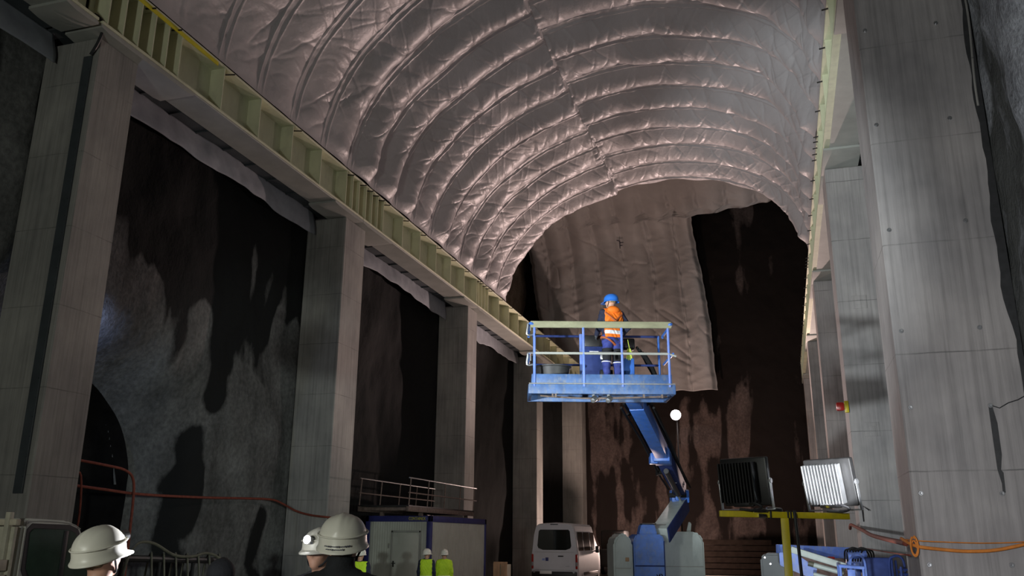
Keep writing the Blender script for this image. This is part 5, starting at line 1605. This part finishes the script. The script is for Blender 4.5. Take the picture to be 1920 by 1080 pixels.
# hose rack
r = thing('hose_rack', (-12.4, 16.4, 0), 'dark steel rack draped with hoses beside the knit capped person', 'rack')
def rk(y, z, x=-12.4): return (x, y, z)
b = MB(); b.tube([rk(14.5, 1.46), rk(18.0, 1.34)], .07, 10); b.build('top_tube', M_BLACKP, r)
for y in (14.6, 15.7, 16.8, 17.9):
    b = MB(); b.tube([rk(y, 0), rk(y, 1.42)], .04, 8); b.tube([rk(y, 0, -12.9), rk(y, 1.2, -12.4)], .03, 8); b.build('post', M_BLACKP, r)
hs = thing('draped_hose', (-12.3, 16.2, 0), 'olive hose looping over the dark rack', 'hose')
b = MB(); b.tube([rk(14.35, .0, -12.2), rk(14.5, 1.2, -12.25), rk(14.8, 1.70, -12.3), rk(15.3, 1.74, -12.3), rk(16.0, 1.50, -12.3), rk(16.6, 1.46, -12.3), rk(17.1, 1.52, -12.3), rk(17.5, 1.40, -12.25), rk(17.5, 1.1, -12.2), rk(17.3, .0, -12.1)], .03, 8, smooth=8); b.build('hose', M_OLIVECABLE, hs)
for i in range(7):
    y = 15.2 + i * .38
    cable('draped_hose', [rk(y, .02, -12.05), rk(y + .1, .8, -12.2), rk(y + .15, 1.40, -12.32), rk(y + .2, 1.54 - .013 * i, -12.4), rk(y + .25, 1.1, -12.52), rk(y + .3, .1, -12.6)], .022, M_OLIVECABLE,
          '%s olive hose hung over the dark rack counted from its near end' % ['first', 'second', 'third', 'fourth', 'fifth', 'sixth', 'seventh'][i], 'hose', 6, 'hoses on the dark rack')
# crate by the container
r = thing('wooden_crate', (-9.6, 30.1, gz(30)), 'small raw wooden crate between container and van', 'crate')
zb = gz(30)
for i, (xa, xb) in enumerate(((-9.86, -9.62), (-9.58, -9.36))):
    b = MB(); b.span((xa, 29.95, zb + .05), (xb, 29.98, 1.05), bev=.006); b.build('slat', M_WOOD, r)
for zz_ in (zb + .12, .62, 1.04):
    b = MB(); b.span((-9.86, 29.98, zz_ - .05), (-9.36, 30.02, zz_ + .05), bev=.006); b.build('cross_slat', M_WOOD, r)
b = MB(); b.span((-9.84, 30.02, zb), (-9.38, 30.5, 1.0), bev=.01); b.build('box', M_PALEWOOD, r)
# spoil heap
nx, ny = 70, 50
xs = np.linspace(-4.2, 2.6, nx); ys = np.linspace(27.5, 35.5, ny)
Xh, Yh = np.meshgrid(xs, ys, indexing='ij')
Zh = gz(30) - .1 + 1.75 * np.exp(-((Xh - .6) / 1.7) ** 4 * .8 - ((np.minimum(Xh, .6) - .6) / 2.4) ** 2 - ((Yh - 31.5) / 2.4) ** 2) + .12 * fbm(Xh * 1.3, Yh * 1.3, 150, 4)
edge = np.minimum.reduce([Xh - xs[0], xs[-1] - Xh, Yh - ys[0], ys[-1] - Yh])
Zh = np.where(edge < .4, -.3, Zh)
o = link_mesh(np_mesh('spoil_heap', np.stack([Xh, Yh, Zh], -1).reshape(-1, 3), grid_faces(nx, ny)), 'spoil_heap', M_DIRT, None, (-.5, 31.5, gz(30)), 3.2)
meta(o, 'heap of pinkish excavated spoil right of the lift', 'spoil heap')
# dark stacked shutter boards at the far wall
for i in range(6):
    b = MB(); b.span((-5.4 + .1 * math.sin(i * 3), 55.2, gz(55) + .02 + i * .34), (-.9 + .2 * math.sin(i * 5), 56.6, gz(55) + .32 + i * .34), bev=.02)
    o = b.build('shutter_board', M_BOARD, None, (-3, 55.9, gz(55) + .2 + i * .34), .5)
    meta(o, ['dark shutter board at the bottom of the far stack', 'dark shutter board second from the bottom of the far stack', 'dark shutter board third from the bottom of the far stack', 'dark shutter board third from the top of the far stack', 'dark shutter board second from the top of the far stack', 'dark shutter board on top of the far stack'][i], 'shutter board', 'shutter boards stacked at the far wall')
# dark loader with an orange beacon bar far behind the van
r = thing('wheel_loader', (-9.4, 50.5, gz(50)), 'dark loader with an orange bar in the shade right of the van', 'loader')
z = gz(50)
b = MB(); b.span((-10.6, 49.8, z + .5), (-8.6, 53.4, z + 1.45), bev=.12); b.span((-10.3, 51, z + 1.4), (-8.9, 52.6, z + 2.5), bev=.12); b.build('body', M_BLACKP, r)
b = MB(); b.span((-9.5, 49.72, z + 1.62), (-8.7, 49.82, z + 1.76), bev=.02); b.span((-9.2, 49.75, z + 1.4), (-9.1, 49.85, z + 1.65)); b.build('orange_bar', M_ORCABLE, r)
b = MB(); b.cyl((-9.0, 49.78, z + 1.30), (-9.0, 49.74, z + 1.30), .07); b.build('lamp', M_CHROME, r)
for xx in (-10.5, -8.7):
    for yy in (50.4, 52.8):
        b = MB(); b.lathe([(.25, -.2), (.5, -.2), (.6, -.12), (.6, .12), (.5, .2), (.25, .2), (.0, .1)], (xx, yy, z + .6), 24, (1, 0, 0)); b.build('wheel', M_BLACK, r)
# plank leaning on the rock at the right edge
b = MB(); b.beam((2.62, 12.3, .0), (3.44, 12.9, 4.6), .20, .04, .004, up=(0, -1, 0)); o = b.build('timber_plank', M_PALEWOOD, None, (2.9, 12.3, 0)); meta(o, 'pale timber plank leaning on the rock at the lower right edge', 'plank')

# ================================================================ LIGHT
def lamp(name, typ, loc, power, col, target=None, **kw):
    L = bpy.data.lights.new(name, typ)
    L.energy = power; L.color = col
    for k, v in kw.items(): setattr(L, k, v)
    o = bpy.data.objects.new(name, L); COL.objects.link(o); o.location = loc
    if target is not None:
        o.rotation_euler = (Vector(target) - Vector(loc)).to_track_quat('-Z', 'Y').to_euler()
    return o
ax = (Vector((0, 0, 1.9)) - FAR).normalized()
lamp('work_light_glow', 'POINT', FAR + ax * .35, 330, (1., .82, .80), shadow_soft_size=.16)
lamp('far_site_lamp', 'SPOT', (-2.4, 55.0, 5.2), 16500, (1., .73, .67), (-6, 29, 20.5), spot_size=math.radians(76), spot_blend=.5, shadow_soft_size=.2)
lamp('end_wall_lamp', 'POINT', (-7.95, 51.0, 1.6), 2600, (1., .72, .62), shadow_soft_size=.2)
lamp('added_ground_fill', 'SPOT', (.35, 14.6, .7), 250, (.9, .98, 1.), (2.0, 24, 6.5), spot_size=math.radians(100), spot_blend=.6, shadow_soft_size=.1)  # added fill towards the second right pillar, not a lamp of the hall
lamp('left_flood', 'SPOT', (-7.4, 1.5, 2.6), 11500, (.9, .97, 1.), (-2.3, 15.5, 6.3), spot_size=math.radians(38), spot_blend=.45, shadow_soft_size=.2)
lamp('site_flood_behind', 'SPOT', (-5, -9, 3.2), 2600, (.97, 1., .91), (-9, 20, 5.5), spot_size=math.radians(85), spot_blend=.8, shadow_soft_size=.7)
fm = FLOOD_M @ Vector((0, .12, 0)); ft = FLOOD_M @ Vector((0, 4, .6))
lamp('stand_flood_beam', 'SPOT', fm, 900, (.95, .95, 1.), ft, spot_size=math.radians(125), spot_blend=.5, shadow_soft_size=.12)
lamp('side_flood', 'SPOT', (3.3, 7.5, 2.3), 2900, (.9, 1., .96), (-13, 20.8, 3.2), spot_size=math.radians(36), spot_blend=.6, shadow_soft_size=.25)
lamp('hand_torch_behind', 'SPOT', (.9, 1.2, 1.9), 12000, (.93, .95, 1.), (.33, 6.55, 2.345), spot_size=math.radians(5.2), spot_blend=.25, shadow_soft_size=.03)
lamp('tunnel_lamp', 'POINT', (-14.85, 15.0, 6.5), 70, (.5, .6, 1.), shadow_soft_size=.1)
p1, d1 = HEADLAMP_1
lamp('headlamp_beam', 'SPOT', p1 + d1 * .02, 25, (.9, .92, 1.), p1 + d1 * 3 + Vector((0, 0, -1)), spot_size=math.radians(70), spot_blend=.6, shadow_soft_size=.02)
p2, d2 = HEADLAMP_2
lamp('headlamp_beam', 'SPOT', p2 + d2 * .02, 500, (.9, .92, 1.), (-3.6, 4.4, 1.70), spot_size=math.radians(60), spot_blend=.6, shadow_soft_size=.02)
wd = bpy.data.worlds.new('cavern_air'); SC.world = wd; wd.use_nodes = True
bg = wd.node_tree.nodes['Background']; bg.inputs[0].default_value = (.8, .9, .85, 1); bg.inputs[1].default_value = .012
SC.view_settings.view_transform = 'Standard'
SC.view_settings.look = 'None'
SC.view_settings.exposure = 0.
SC.view_settings.gamma = 1.
SC.view_settings.use_curve_mapping = False
